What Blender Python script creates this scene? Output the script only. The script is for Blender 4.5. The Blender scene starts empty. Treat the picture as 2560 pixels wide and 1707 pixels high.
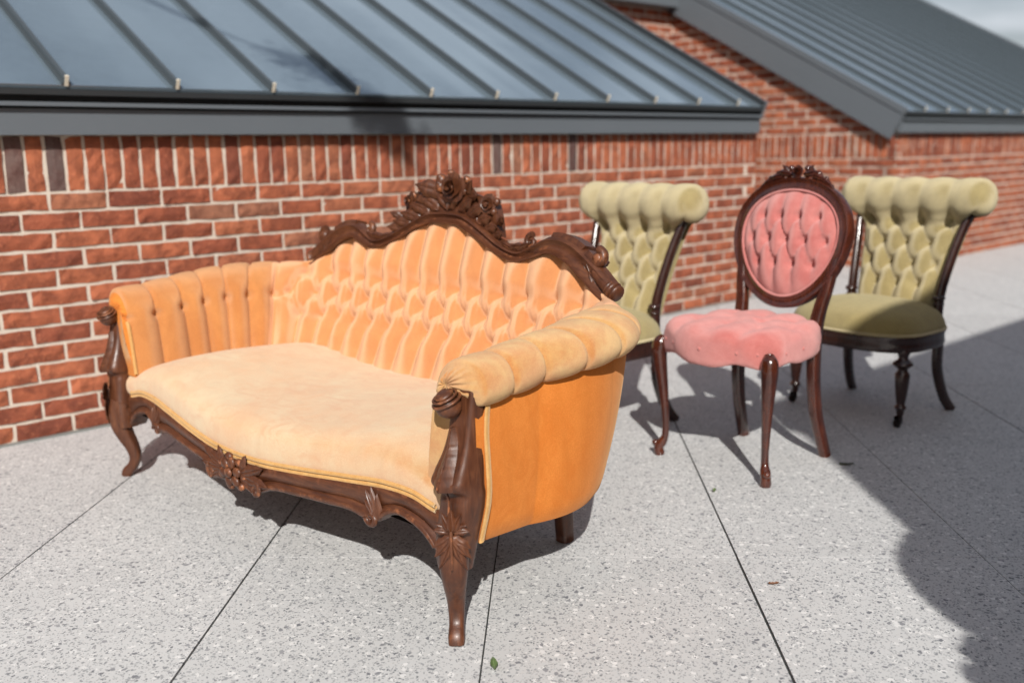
import bpy, math, random
import numpy as np
from mathutils import Vector, Matrix
rng = np.random.default_rng(7); random.seed(7)
PI = math.pi
scene = bpy.context.scene
COL = scene.collection

# ------------------------------------------------------------------ camera
cam_d = bpy.data.cameras.new('camera'); cam = bpy.data.objects.new('camera', cam_d); COL.objects.link(cam)
cr = Vector((0.99915124, 0.03747298, -0.01710459)); cu = Vector((0.00946545, 0.19526435, 0.98070497)); cf = Vector((-0.04008985, 0.98003449, -0.19474392))
cam.matrix_world = Matrix(((cr.x, cu.x, -cf.x, 0), (cr.y, cu.y, -cf.y, 0), (cr.z, cu.z, -cf.z, 1.002), (0, 0, 0, 1)))
cam_d.sensor_width = 36; cam_d.lens = 2414.1 / 2560 * 36
cam_d.clip_start = .05; cam_d.clip_end = 2000
cam_d.dof.use_dof = True; cam_d.dof.focus_distance = 2.15; cam_d.dof.aperture_fstop = 2.0; cam_d.dof.aperture_blades = 9
scene.camera = cam

# ------------------------------------------------------------------ light
SUN_EL = math.radians(36.5); SH = Vector((-.06, 1, 0)).normalized()       # SH: way the shadows fall
sun_dir = Vector((SH.x * math.cos(SUN_EL), SH.y * math.cos(SUN_EL), -math.sin(SUN_EL)))
world = bpy.data.worlds.new('World'); scene.world = world; world.use_nodes = True
nt = world.node_tree; nt.nodes.clear()
def wn(t, **k):
    n = nt.nodes.new(t)
    for a, b in k.items(): setattr(n, a, b)
    return n
sky = wn('ShaderNodeTexSky', sky_type='NISHITA', sun_disc=False, sun_elevation=SUN_EL, sun_rotation=math.atan2(-SH.x, -SH.y), air_density=1.0, dust_density=2.6, ozone_density=1.0)
tc = wn('ShaderNodeTexCoord'); mp = wn('ShaderNodeMapping'); mp.inputs['Scale'].default_value = (1.0, 1.6, 3.2)
cn = wn('ShaderNodeTexNoise'); cn.inputs['Scale'].default_value = 3.0; cn.inputs['Detail'].default_value = 7; cn.inputs['Roughness'].default_value = .58; cn.inputs['Distortion'].default_value = .5
crp = wn('ShaderNodeValToRGB'); crp.color_ramp.elements[0].position = .45; crp.color_ramp.elements[1].position = .70
crp.color_ramp.elements[0].color = (.10, .10, .10, 1); crp.color_ramp.elements[1].color = (.85, .85, .85, 1)
mx = wn('ShaderNodeMixRGB'); mx.inputs['Color2'].default_value = (11.0, 11.7, 12.6, 1)
bg = wn('ShaderNodeBackground'); bg.inputs['Strength'].default_value = .051; wo = wn('ShaderNodeOutputWorld')
L = nt.links.new
L(tc.outputs['Generated'], mp.inputs['Vector']); L(mp.outputs[0], cn.inputs['Vector']); L(cn.outputs['Fac'], crp.inputs[0])
L(crp.outputs[0], mx.inputs['Fac']); L(sky.outputs[0], mx.inputs['Color1']); L(mx.outputs[0], bg.inputs[0]); L(bg.outputs[0], wo.inputs[0])
sl = bpy.data.lights.new('sun', 'SUN'); sl.energy = 4.2; sl.angle = math.radians(.53); sl.color = (1, .965, .91)
so = bpy.data.objects.new('sun', sl); COL.objects.link(so); so.rotation_euler = sun_dir.to_track_quat('-Z', 'Y').to_euler(); so.location = (0, -10, 12)
vs = scene.view_settings; vs.view_transform = 'Standard'; vs.look = 'None'; vs.exposure = .35; vs.gamma = 1; vs.use_curve_mapping = False
scene.cycles.max_bounces = 5; scene.cycles.diffuse_bounces = 2; scene.cycles.glossy_bounces = 3; scene.cycles.use_denoising = True; scene.cycles.use_light_tree = False; scene.cycles.caustics_reflective = False

# ------------------------------------------------------------------ helpers
def unit(v):
    v = np.asarray(v, float); return v / max(1e-12, np.linalg.norm(v))
def interp(x, tab): return np.interp(x, [a for a, b in tab], [b for a, b in tab])
def csp(xs, ys):
    """smooth (Catmull-Rom) interpolation through a table"""
    xs = np.asarray(xs, float); ys = np.asarray(ys, float)
    m = np.gradient(ys, xs, axis=0)
    def f(x):
        x = np.clip(x, xs[0], xs[-1]); i = np.clip(np.searchsorted(xs, x) - 1, 0, len(xs) - 2)
        h = xs[i + 1] - xs[i]; t = (x - xs[i]) / h
        if ys.ndim > 1: t = np.asarray(t)[..., None]; h = np.asarray(h)[..., None]
        return ys[i] * (2*t**3 - 3*t**2 + 1) + m[i] * h * (t**3 - 2*t**2 + t) + ys[i + 1] * (-2*t**3 + 3*t**2) + m[i + 1] * h * (t**3 - t**2)
    return f
def sstep(a, b, x):
    t = np.clip((x - a) / (b - a), 0, 1); return t * t * (3 - 2 * t)

class MB:
    def __init__(s): s.v = []; s.f = []; s.n = 0
    def add(s, v, f):
        s.v.append(np.asarray(v, float).reshape(-1, 3)); s.f += [tuple(int(i) + s.n for i in q) for q in f]; s.n += len(s.v[-1])
        return s
    def grid(s, P, cu=False, cv=False, flip=False):
        P = np.asarray(P, float); m, n = P.shape[:2]; f = []
        for i in range(m if cu else m - 1):
            for j in range(n if cv else n - 1):
                a, b, c, d = i*n + j, ((i+1) % m)*n + j, ((i+1) % m)*n + (j+1) % n, i*n + (j+1) % n
                f.append((a, d, c, b) if flip else (a, b, c, d))
        return s.add(P.reshape(-1, 3), f)
    def poly(s, P): P = np.asarray(P, float); return s.add(P, [tuple(range(len(P)))])
    def box(s, a, b):
        x0, y0, z0 = a; x1, y1, z1 = b
        v = [(x0,y0,z0),(x1,y0,z0),(x1,y1,z0),(x0,y1,z0),(x0,y0,z1),(x1,y0,z1),(x1,y1,z1),(x0,y1,z1)]
        return s.add(v, [(0,3,2,1),(4,5,6,7),(0,1,5,4),(1,2,6,5),(2,3,7,6),(3,0,4,7)])
    def tube(s, path, rad, seg=10, sect=None, up=None, cap=True, closed=False):
        """sweep: rad = scalar / N / Nx2 radii; sect = list of (a,b) unit section points"""
        P = np.asarray(path, float); n = len(P)
        rad = np.broadcast_to(np.asarray(rad, float).reshape((-1, 1)) if np.ndim(rad) <= 1 else np.asarray(rad, float), (n, 2)) if np.ndim(rad) != 0 else np.full((n, 2), float(rad))
        T = np.gradient(P, axis=0)
        if closed: T[0] = P[1] - P[-2]; T[-1] = T[0]
        T /= np.linalg.norm(T, axis=1)[:, None] + 1e-12
        if sect is None:
            a = np.arange(seg) * 2 * PI / seg; sect = np.stack([np.cos(a), np.sin(a)], 1)
        sect = np.asarray(sect, float)
        u = np.asarray(up if up is not None else ((0, 0, 1) if abs(T[0][2]) < .9 else (0, 1, 0)), float)
        rows = []
        for i in range(n):
            if up is not None: u = np.asarray(up, float)
            a = unit(u - T[i] * (u @ T[i])); b = np.cross(T[i], a)
            if up is None: u = a
            rows.append(P[i] + sect[:, :1] * rad[i, 0] * a + sect[:, 1:] * rad[i, 1] * b)
        R = np.array(rows); base = s.n
        s.grid(R, cv=True, cu=False, flip=True)
        if cap and not closed:
            k = len(sect); s.f.append(tuple(base + i for i in range(k))); s.f.append(tuple(base + (n-1)*k + i for i in range(k))[::-1])
        return s
    def ell(s, c, ax, nu=10, nv=6):
        """ellipsoid; ax = three axis vectors (rows) with lengths, or 3 radii"""
        ax = np.asarray(ax, float)
        if ax.ndim == 1: ax = np.diag(ax)
        th = np.linspace(0.02, PI - .02, nv); ph = np.arange(nu) * 2 * PI / nu
        T, F = np.meshgrid(th, ph, indexing='ij')
        U = np.stack([np.sin(T)*np.cos(F), np.sin(T)*np.sin(F), np.cos(T)], -1)
        P = np.asarray(c, float) + U @ ax; b = s.n
        s.grid(P, cv=True)
        s.f.append(tuple(b + i for i in range(nu))[::-1]); s.f.append(tuple(b + (nv-1)*nu + i for i in range(nu)))
        return s
    def lathe(s, prof, seg=18, c=(0, 0, 0), wob=None):
        a = np.arange(seg) * 2 * PI / seg
        R = np.array([[(c[0] + r*np.cos(t), c[1] + r*np.sin(t), c[2] + z) for t in a] for r, z in prof]); b = s.n
        s.grid(R, cv=True, flip=True); n = len(prof)
        s.f.append(tuple(b + i for i in range(seg))); s.f.append(tuple(b + (n-1)*seg + i for i in range(seg))[::-1])
        return s
    def leaf(s, base, dr, nrm, L_, W_, curl=.3, thick=.35, lobes=3, na=12, nb=9, side=0.):
        """carved leaf: domed, lobed, with a sunken vein; nrm = outwards"""
        d = unit(dr); n_ = np.asarray(nrm, float); n_ = unit(n_ - d * (n_ @ d)); sd = np.cross(n_, d)
        A = np.linspace(0, 1, na); B = np.linspace(-1, 1, nb); P = np.zeros((na, nb, 3)); Q = P.copy()
        for i, a in enumerate(A):
            w = W_ * .5 * (np.sin(PI * min(1, a**.75)) ** .8) * (1 + .16 * math.sin(a * PI * 2 * lobes)) + 1e-4
            cen = np.asarray(base) + d * L_ * a + n_ * L_ * curl * (a * a) + sd * side * L_ * a * a
            for j, b in enumerate(B):
                h = W_ * thick * (1 - b * b) * (1 - .45 * math.exp(-(b / .18) ** 2)) * (1 + .10 * math.sin(a * PI * 2 * lobes + abs(b) * 3)) * math.sin(PI * min(1, .12 + a * .88)) ** .6
                P[i, j] = cen + sd * w * b + n_ * h; Q[i, j] = cen + sd * w * b - n_ * W_ * .06
        s.grid(P, flip=True); s.grid(Q); return s
    def spiral(s, c, e1, e2, r0, r1, turns, w0, w1, depth, start=0., n=40, sgn=1):
        """carved volute: a tapering ridge wound in the plane (e1,e2)"""
        e1 = unit(e1); e2 = unit(e2); t = np.linspace(0, 1, n); r = r0 * (r1 / r0) ** t; a = start + sgn * t * turns * 2 * PI
        path = np.asarray(c, float) + (r * np.cos(a))[:, None] * e1 + (r * np.sin(a))[:, None] * e2
        nn = np.cross(e1, e2); path = path - nn * 0
        s.tube(path, np.stack([w0 + (w1 - w0) * t, w0 + (w1 - w0) * t], 1) * np.array([depth, 1.]), 8, up=nn); return s
    def rose(s, c, nrm, up, R, layers=((5, 1., .9), (5, .72, .6), (4, .46, .35), (3, .25, .18)), core=True):
        n_ = unit(nrm); u = unit(np.asarray(up) - n_ * (np.asarray(up) @ n_)); v = np.cross(n_, u)
        for li, (k, rr, tilt) in enumerate(layers):
            for q in range(k):
                a0 = 2 * PI * q / k + li * .6
                A = np.linspace(-.62, .62, 7) * 2 * PI / k * 1.0; B = np.linspace(0, 1, 6); P = np.zeros((6, 7, 3))
                for i, b in enumerate(B):
                    for j, a in enumerate(A):
                        e = math.cos(j / 6 * PI - PI / 2)
                        rad = R * rr * (.25 + .75 * b * (0.75 + .25 * e)); up_ = R * (.55 - .35 * rr) + R * .42 * (b ** 1.6) * (1.15 - tilt) - R * .12 * b * b * tilt * 1.4
                        P[i, j] = np.asarray(c) + (u * math.cos(a0 + a) + v * math.sin(a0 + a)) * rad + n_ * up_
                s.grid(P); s.grid(P - n_ * R * .07, flip=True)
        if core: s.ell(np.asarray(c) + n_ * R * .30, np.array([u * R * .2, v * R * .2, n_ * R * .22]), 8, 5)
        s.ell(np.asarray(c) - n_ * R * .05, np.array([u * R * .75, v * R * .75, n_ * R * .35]), 12, 6)
        return s
    def mesh(s, name, mat, smooth=True):
        me = bpy.data.meshes.new(name); me.from_pydata(np.concatenate(s.v).tolist(), [], s.f); me.update()
        if mat: me.materials.append(mat)
        if smooth: me.polygons.foreach_set('use_smooth', [True] * len(me.polygons))
        return me
    def build(s, name, mat, parent=None, smooth=True, loc=None, kind=None, label=None, angle=None):
        o = bpy.data.objects.new(name, s.mesh(name, mat, smooth)); COL.objects.link(o)
        if angle: 
            try: o.data.set_sharp_from_angle(angle=math.radians(angle))
            except Exception: pass
        if parent: o.parent = parent
        if loc is not None: o.location = loc
        if kind: o['kind'] = kind
        if label: o['label'] = label
        return o
def inst(name, me, parent, loc=(0,0,0), rot=(0,0,0), scale=(1,1,1)):
    o = bpy.data.objects.new(name, me); COL.objects.link(o); o.parent = parent; o.location = loc; o.rotation_euler = rot; o.scale = scale; return o
def thing(name, label, cat, loc=(0,0,0), rz=0, group=None):
    o = bpy.data.objects.new(name, None); COL.objects.link(o); o.location = loc; o.rotation_euler = (0, 0, rz); o.empty_display_size = .1
    o['label'] = label; o['category'] = cat
    if group: o['group'] = group
    return o
def copy_tree(o, parent=None):
    c = o.copy(); COL.objects.link(c); c.parent = parent
    for ch in list(o.children): copy_tree(ch, c)
    return c

# ------------------------------------------------------------------ materials
class Mat:
    def __init__(s, name):
        s.m = bpy.data.materials.new(name); s.m.use_nodes = True; s.t = s.m.node_tree; s.b = s.t.nodes['Principled BSDF']
        s.tc = s.t.nodes.new('ShaderNodeTexCoord')
    def node(s, typ, ins=None, **k):
        n = s.t.nodes.new(typ)
        for a, b in k.items(): setattr(n, a, b)
        for a, b in (ins or {}).items():
            if hasattr(b, 'is_output') or isinstance(b, bpy.types.NodeSocket): s.t.links.new(b, n.inputs[a])
            else: n.inputs[a].default_value = b
        return n
    def link(s, a, b): s.t.links.new(a, b)
    def set(s, **k):
        for a, b in k.items():
            a = a.replace('_', ' ')
            for i in s.b.inputs:
                if i.name.lower() == a.lower():
                    if isinstance(b, bpy.types.NodeSocket): s.link(b, i)
                    else: i.default_value = b
        return s
    def noise(s, scale, detail=4, rough=.55, vec=None, dist=0):
        return s.node('ShaderNodeTexNoise', {'Vector': vec or s.tc.outputs['Object'], 'Scale': scale, 'Detail': detail, 'Roughness': rough, 'Distortion': dist}).outputs['Fac']
    def ramp(s, fac, stops, interp='LINEAR'):
        r = s.node('ShaderNodeValToRGB', {'Fac': fac}); r.color_ramp.interpolation = interp; e = r.color_ramp.elements
        while len(e) < len(stops): e.new(.5)
        for x, (p, c) in zip(e, stops): x.position = p; x.color = (*c, 1) if len(c) == 3 else c
        return r.outputs['Color']
    def mix(s, fac, a, b, mode='MIX'):
        n = s.node('ShaderNodeMixRGB', {'Fac': fac}, blend_type=mode)
        for i, q in ((1, a), (2, b)):
            if isinstance(q, bpy.types.NodeSocket): s.link(q, n.inputs[i])
            else: n.inputs[i].default_value = (*q, 1)
        return n.outputs[0]
    def math(s, op, a, b=0.):
        n = s.node('ShaderNodeMath', operation=op)
        for i, q in ((0, a), (1, b)):
            if isinstance(q, bpy.types.NodeSocket): s.link(q, n.inputs[i])
            else: n.inputs[i].default_value = q
        return n.outputs[0]
    def scaled(s, sc, src='Object'):
        return s.node('ShaderNodeMapping', {'Vector': s.tc.outputs[src], 'Scale': sc}).outputs[0]
    def bump(s, h, strength=.3, dist=.01, normal=None):
        n = s.node('ShaderNodeBump', {'Height': h, 'Strength': strength, 'Distance': dist})
        if normal: s.link(normal, n.inputs['Normal'])
        s.link(n.outputs[0], s.b.inputs['Normal']); return n.outputs[0]

def velvet(name, dark, pale, tint, mott=.5, sheen=.6, scale=7., srough=.35, fib=.30, lobe=(1, .86, .64), brush=0.):
    m = Mat(name)
    n1 = m.noise(scale, 5, .6, dist=.6); n2 = m.noise(scale * 6, 4, .6)
    f = m.math('ADD', m.math('MULTIPLY', n1, .72), m.math('MULTIPLY', n2, .28))
    c = m.ramp(f, [(.5 - mott * .22, dark), (.5 + mott * .22, pale)])  # mottled at random between two tones of the velvet
    c = m.mix(m.ramp(m.noise(320, 2, .7), [(.35, (0, 0, 0)), (.75, (.32, .32, .32))]), c, tuple(min(1, q * 1.5 + .03) for q in pale))
    c = m.mix(m.ramp(m.noise(2.6, 3, .5, m.scaled((6, 6, 1.5)), 1.2), [(.45, (0, 0, 0)), (.7, (.30, .30, .30))]), c, tuple(q * .78 for q in dark))
    if brush:
        bn = m.noise(1.7, 5, .68, m.scaled((5, 11, 9)), 1.6); bk_ = m.noise(2.3, 2, .5)
        c = m.mix(m.math('MULTIPLY', m.ramp(m.math('MULTIPLY', bn, m.math('ADD', bk_, .5)), [(.50, (0, 0, 0)), (.72, (1, 1, 1))]), brush), c, (dark[0] * .95, dark[1] * .8, dark[2] * .6))
    m.set(Base_Color=c, Roughness=.95, Sheen_Weight=sheen, Sheen_Roughness=srough, Sheen_Tint=(*tint, 1), Specular_IOR_Level=.12)
    fz = m.noise(900, 2, .7); nrm_ = m.bump(m.math('ADD', m.math('MULTIPLY', fz, .5), m.math('MULTIPLY', m.noise(60, 4, .7), .8)), .22, .0016)
    sb = m.node('ShaderNodeBsdfSheen', {'Color': (*lobe, 1), 'Roughness': srough, 'Normal': nrm_}, distribution='ASHIKHMIN')
    ms = m.node('ShaderNodeMixShader', {'Fac': fib}); m.link(m.b.outputs[0], ms.inputs[1]); m.link(sb.outputs[0], ms.inputs[2])
    m.link(ms.outputs[0], m.t.nodes['Material Output'].inputs['Surface'])
    return m.m
VEL = velvet('orange_velvet', (.56, .178, .036), (.625, .228, .060), (1, .86, .66), sheen=.3, srough=1., fib=.27, lobe=(1, .84, .62))
VELS = velvet('orange_velvet_brushed_sheen', (.515, .225, .060), (.515, .362, .185), (1, .93, .82), mott=.55, sheen=.36, scale=4.2, srough=.8, fib=.23, lobe=(.88, .80, .66), brush=.75)  # brushed nap marks; grazing sheen put into the paler base colour
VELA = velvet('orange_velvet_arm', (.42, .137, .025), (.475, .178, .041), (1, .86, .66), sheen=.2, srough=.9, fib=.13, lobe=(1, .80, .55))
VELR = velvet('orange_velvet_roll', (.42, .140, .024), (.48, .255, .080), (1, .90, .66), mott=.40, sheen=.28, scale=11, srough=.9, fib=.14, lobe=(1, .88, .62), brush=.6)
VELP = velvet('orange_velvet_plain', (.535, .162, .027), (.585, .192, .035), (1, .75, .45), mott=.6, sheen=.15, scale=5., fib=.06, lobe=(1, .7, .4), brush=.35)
GIMP = velvet('orange_gimp', (.53, .27, .085), (.60, .36, .14), (1, .85, .6), sheen=.35, scale=60, fib=.16)
VELG = velvet('green_velvet', (.245, .180, .058), (.345, .268, .105), (1, .95, .76), mott=.5, sheen=.3, scale=8, srough=.9, fib=.25, lobe=(1, .91, .70))
VELGS = velvet('green_velvet_seat', (.165, .118, .032), (.25, .19, .064), (1, .95, .70), mott=.7, sheen=.25, scale=7, srough=.8, fib=.09, lobe=(1, .92, .66))
VELP2 = velvet('pink_velvet', (.425, .105, .092), (.50, .172, .152), (1, .78, .76), mott=.5, sheen=.25, scale=10, srough=.8, fib=.15, lobe=(1, .74, .72))

def wood(name, dark, mid, light, rough=.38, coat=.2, wear=.5, grain=(40, 40, 4)):
    m = Mat(name)
    v = m.scaled(grain); g = m.noise(2.2, 6, .65, v, .8); g2 = m.noise(14, 4, .6)
    f = m.math('ADD', m.math('MULTIPLY', g, .65), m.math('MULTIPLY', g2, .35))
    c = m.ramp(f, [(.30, dark), (.52, mid), (.75, light)])
    geo = m.node('ShaderNodeNewGeometry').outputs['Pointiness']
    e = m.ramp(geo, [(.53, (0, 0, 0)), (.60, (1, 1, 1))]); wn_ = m.ramp(m.noise(38, 4, .7), [(.50, (0, 0, 0)), (.62, (1, 1, 1))])
    fac = m.math('MULTIPLY', m.math('MULTIPLY', e, wn_), wear)
    c = m.mix(fac, c, tuple(min(1, x * 2.6) for x in light))
    sc = m.ramp(m.noise(1.0, 5, .7, m.scaled((260, 40, 90))), [(.715, (0, 0, 0)), (.735, (1, 1, 1))])
    c = m.mix(m.math('MULTIPLY', sc, wear * .5), c, tuple(min(1, x * 3.0) for x in light))
    r = m.math('ADD', m.math('MULTIPLY', g2, .25), rough - .12)
    m.set(Base_Color=c, Roughness=r, Coat_Weight=coat, Coat_Roughness=.18, Specular_IOR_Level=.45)
    m.bump(m.math('ADD', g, m.math('MULTIPLY', m.noise(90, 3, .6), .6)), .25, .0015)
    return m.m
WOOD = wood('walnut_sofa_wood', (.030, .0092, .0045), (.082, .0265, .0110), (.165, .060, .0245), rough=.42, coat=.06, wear=.8)
WOODH = wood('walnut_rail_wood', (.030, .0092, .0045), (.082, .0265, .0110), (.165, .060, .0245), rough=.42, coat=.06, wear=.8, grain=(4, 40, 40))
WOODP = wood('polished_mahogany', (.020, .005, .0035), (.055, .0125, .006), (.115, .028, .011), rough=.20, coat=.8, wear=.10)
WOODG = wood('dark_mahogany', (.012, .004, .003), (.028, .009, .006), (.055, .018, .010), rough=.28, coat=.6, wear=.1)

def brick_mat(name, island=False, dark=False):
    m = Mat(name)
    rnd = m.node('ShaderNodeNewGeometry').outputs['Random Per Island'] if island else m.node('ShaderNodeObjectInfo').outputs['Random']
    if dark: base = m.ramp(rnd, [(0, (.095, .066, .062)), (1, (.15, .095, .082))])
    else: base = m.ramp(rnd, [(0, (.20, .058, .034)), (.12, (.27, .075, .040)), (.35, (.335, .096, .047)), (.6, (.375, .112, .054)), (.9, (.415, .130, .062)), (.97, (.345, .128, .068)), (1, (.29, .125, .075))])
    # every brick its own patch of noise
    off = m.node('ShaderNodeCombineXYZ', {'X': m.math('MULTIPLY', rnd, 37.), 'Y': m.math('MULTIPLY', rnd, 91.), 'Z': m.math('MULTIPLY', rnd, 13.)}).outputs[0]
    vec = m.node('ShaderNodeVectorMath', {0: m.tc.outputs['Object'], 1: off}, operation='ADD').outputs[0]
    n1 = m.noise(16, 6, .65, vec, .4); n2 = m.noise(75, 5, .65, vec)
    c = m.mix(m.ramp(n1, [(.38, (0, 0, 0)), (.62, (1, 1, 1))]), m.mix(.60, base, (.075, .020, .014)), base)
    c = m.mix(m.ramp(n2, [(.58, (0, 0, 0)), (.74, (.7, .7, .7))]), c, (.47, .17, .085) if not dark else (.22, .15, .13))
    c = m.mix(m.ramp(m.noise(190, 3, .6, vec), [(.70, (0, 0, 0)), (.78, (.55, .55, .55))]), c, (.62, .44, .36))
    m.set(Base_Color=c, Roughness=.88, Specular_IOR_Level=.3)
    m.bump(m.math('ADD', n1, m.math('MULTIPLY', n2, .7)), .75, .006)
    return m.m
BRICK = brick_mat('red_brick'); BRICKI = brick_mat('red_brick_far', island=True); BRICKD = brick_mat('flashed_brick', dark=True)
def mortar():
    m = Mat('mortar'); n = m.noise(30, 6, .7); n2 = m.noise(240, 3, .6)
    m.set(Base_Color=m.mix(n2, m.ramp(n, [(.3, (.48, .405, .33)), (.7, (.58, .50, .42))]), (.62, .545, .465)), Roughness=.95)
    m.bump(m.math('ADD', n, n2), .6, .004); return m.m
MORTAR = mortar()
def terrazzo():
    m = Mat('terrazzo')
    vec = m.node('ShaderNodeNewGeometry').outputs['Position']; rnd = m.node('ShaderNodeObjectInfo').outputs['Random']
    def w_(v, sc, amt):
        nn = m.node('ShaderNodeTexNoise', {'Vector': v, 'Scale': sc, 'Detail': 2}).outputs['Color']
        return m.mix(amt, v, nn, 'LINEAR_LIGHT')
    vw = w_(vec, 70, .007)
    base = m.ramp(m.math('ADD', m.math('MULTIPLY', m.noise(3.5, 5, .6, vec), .7), m.math('MULTIPLY', rnd, .3)), [(.3, (.485, .486, .484)), (.7, (.56, .561, .558))])
    base = m.mix(m.math('MULTIPLY', m.noise(420, 2, .6, vec), .35), base, (.48, .475, .465))
    def chips(scale, keep, size, seedoff, dark, lightc):
        nonlocal base
        mpv = m.node('ShaderNodeMapping', {'Vector': vw, 'Location': (seedoff, seedoff * 1.7, 0), 'Scale': (1, 1, .2), 'Rotation': (0, 0, seedoff)}).outputs[0]
        v = m.node('ShaderNodeTexVoronoi', {'Vector': mpv, 'Scale': scale, 'Randomness': 1.}, feature='F1', distance='EUCLIDEAN', voronoi_dimensions='2D')
        sep = m.node('ShaderNodeSeparateColor', {'Color': v.outputs['Color']})
        on = m.math('LESS_THAN', sep.outputs[0], keep)
        rad = m.math('MULTIPLY', m.math('ADD', m.math('MULTIPLY', sep.outputs[1], .75), .35), size)
        inside = m.math('LESS_THAN', v.outputs['Distance'], rad)
        f = m.math('MULTIPLY', on, inside)
        base = m.mix(f, base, m.ramp(sep.outputs[2], [(0, dark), (1, lightc)]))
    chips(62, .22, .46, 3.1, (.61, .605, .595), (.68, .675, .665))
    chips(215, .36, .46, 1.3, (.21, .218, .228), (.42, .42, .42))
    chips(135, .28, .45, 0.4, (.16, .168, .180), (.36, .365, .37))
    chips(82, .09, .44, 2.2, (.155, .16, .175), (.33, .33, .34))
    m.set(Base_Color=base, Roughness=.62, Specular_IOR_Level=.35)
    m.bump(m.noise(260, 3, .6, vec), .12, .001); return m.m
TERR = terrazzo()
def simple(name, col, rough=.6, metal=0., spec=.5, var=.12, scale=6, coat=0.):
    m = Mat(name); n = m.noise(scale, 5, .6)
    m.set(Base_Color=m.mix(n, tuple(c * (1 - var) for c in col), tuple(min(1, c * (1 + var)) for c in col)), Roughness=rough, Metallic=metal, Specular_IOR_Level=spec, Coat_Weight=coat, Coat_Roughness=.08)
    return m.m
JOINT = simple('joint_sealant', (.035, .038, .036), .8)
def metal_roof(name, col, rough):
    m = Mat(name); n = m.noise(1.3, 4, .6); n2 = m.noise(22, 4, .65)
    m.set(Base_Color=m.mix(n2, tuple(c * .9 for c in col), tuple(c * 1.1 for c in col)), Metallic=.68, Roughness=m.math('ADD', m.math('MULTIPLY', n2, .10), rough - .05), Specular_IOR_Level=.7)
    m.bump(m.noise(2.2, 2, .5), .08, .02); return m.m
ROOF = metal_roof('slate_blue_metal', (.31, .395, .465), .09)
SEAM = simple('seam_dark_reflection', (.055, .066, .074), .35, 0, .5, .1)  # dark reflection on the seam sides put into this colour
TRIM = simple('grey_metal_trim', (.105, .119, .134), .42, 0, .5, .06, 3)
TRIMD = simple('dark_metal_trim', (.022, .024, .026), .5, 0, .4)
CLIP = simple('pale_seam_end', (.62, .56, .46), .5)
BRASS = simple('dark_caster_iron', (.018, .013, .011), .35, .6)
LEAFG = simple('green_leaf', (.11, .16, .06), .6); LEAFB = simple('brown_leaf', (.16, .07, .035), .7); LEAFD = simple('olive_leaf', (.05, .06, .025), .7)
FOL = simple('foliage', (.045, .085, .025), .6, var=.4, scale=3); BARK = simple('bark', (.10, .075, .055), .9, var=.3, scale=20)
UNDER = simple('black_dust_cover', (.02, .018, .016), .9)
EARTH = simple('distant_ground', (.16, .17, .12), .95, var=.3, scale=.2)
CONC = simple('concrete_ledge', (.42, .41, .39), .85, var=.1, scale=8)

# ------------------------------------------------------------------ setting: ground and paving
g = MB(); g.add([(-400,-400,-.06),(400,-400,-.06),(400,400,-.06),(-400,400,-.06)], [(0,1,2,3)])
gr = g.build('ground', EARTH, smooth=False); gr['kind'] = 'structure'
WY = 0.79336; WD = 3.6696
WA = math.atan2(math.cos(WY), math.sin(WY))                                # bearing of the brick wall
W_ = np.array([math.sin(WY), math.cos(WY), 0]); N_ = np.array([-math.cos(WY), math.sin(WY), 0]); WO = N_ * WD
g = MB(); g.box((-9, -6, -.055), (13, 19, -.006))
pav = g.build('terrace_paving', JOINT, smooth=False); pav['kind'] = 'structure'
PX, PY = .6, 1.745
pm = MB(); hx, hy = PX / 2 - .0021, PY / 2 - .0004; bvl = .0003
pm.add([(-hx,-hy,-.03),(hx,-hy,-.03),(hx,hy,-.03),(-hx,hy,-.03),(-hx,-hy,-bvl),(hx,-hy,-bvl),(hx,hy,-bvl),(-hx,hy,-bvl),(-hx+bvl,-hy+bvl,0),(hx-bvl,-hy+bvl,0),(hx-bvl,hy-bvl,0),(-hx+bvl,hy-bvl,0)],
       [(0,1,5,4),(1,2,6,5),(2,3,7,6),(3,0,4,7),(4,5,9,8),(5,6,10,9),(6,7,11,10),(7,4,8,11),(8,9,10,11)])
pme = pm.mesh('paver', TERR, False)
for i in range(-11, 20):
    for j in range(-4, 9):
        cx = -.143 + PX * (i + .5); cy = 2.269 + PY * (j + .5)
        c = np.array([cx, cy, 0]); k = (c - WO) @ N_; sl_ = (c - WO) @ W_
        if k > .75 and not (5.2 < sl_ < 7.8 and k < 2.6): continue
        if cy < -5 or cx < -7 or cx > 11.5: continue
        # broken saw-cut: the long joints step a little from row to row
        inst('paver', pme, pav, (cx + random.uniform(-.0012, .0012), cy, random.uniform(-.0006, .0002)))

# ------------------------------------------------------------------ brick building (two low wings and the recess between them)
BL, BH, BP, CP = .1905, .0550, .2032, .0677
def brick_mesh(name, l, h, d, seed, rough=.0026, nx=7, nz=3, mat=BRICK):
    r = np.random.default_rng(seed); X = np.linspace(-l/2, l/2, nx); Z = np.linspace(-h/2, h/2, nz); P = np.zeros((nx, nz, 3))
    for i, x in enumerate(X):
        for j, z in enumerate(Z):
            edge = i in (0, nx-1) or j in (0, nz-1)
            P[i, j] = (x + (r.normal() * .0012 if edge else 0), (.003 if edge else 0) + r.normal() * rough * .6, z + (r.normal() * .0012 if edge else 0))
    m = MB(); m.grid(P)
    loop = [P[i, 0] for i in range(nx)] + [P[nx-1, j] for j in range(1, nz)] + [P[i, nz-1] for i in range(nx-2, -1, -1)] + [P[0, j] for j in range(nz-2, 0, -1)]
    lp = np.array(loop); bk = lp.copy(); bk[:, 1] = d
    m.grid(np.array([lp, bk]), cv=True); m.poly(bk)
    return m.mesh(name, mat, False), m
STR = [brick_mesh('brick', BL, BH, .085, 10 + i) for i in range(10)]
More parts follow.
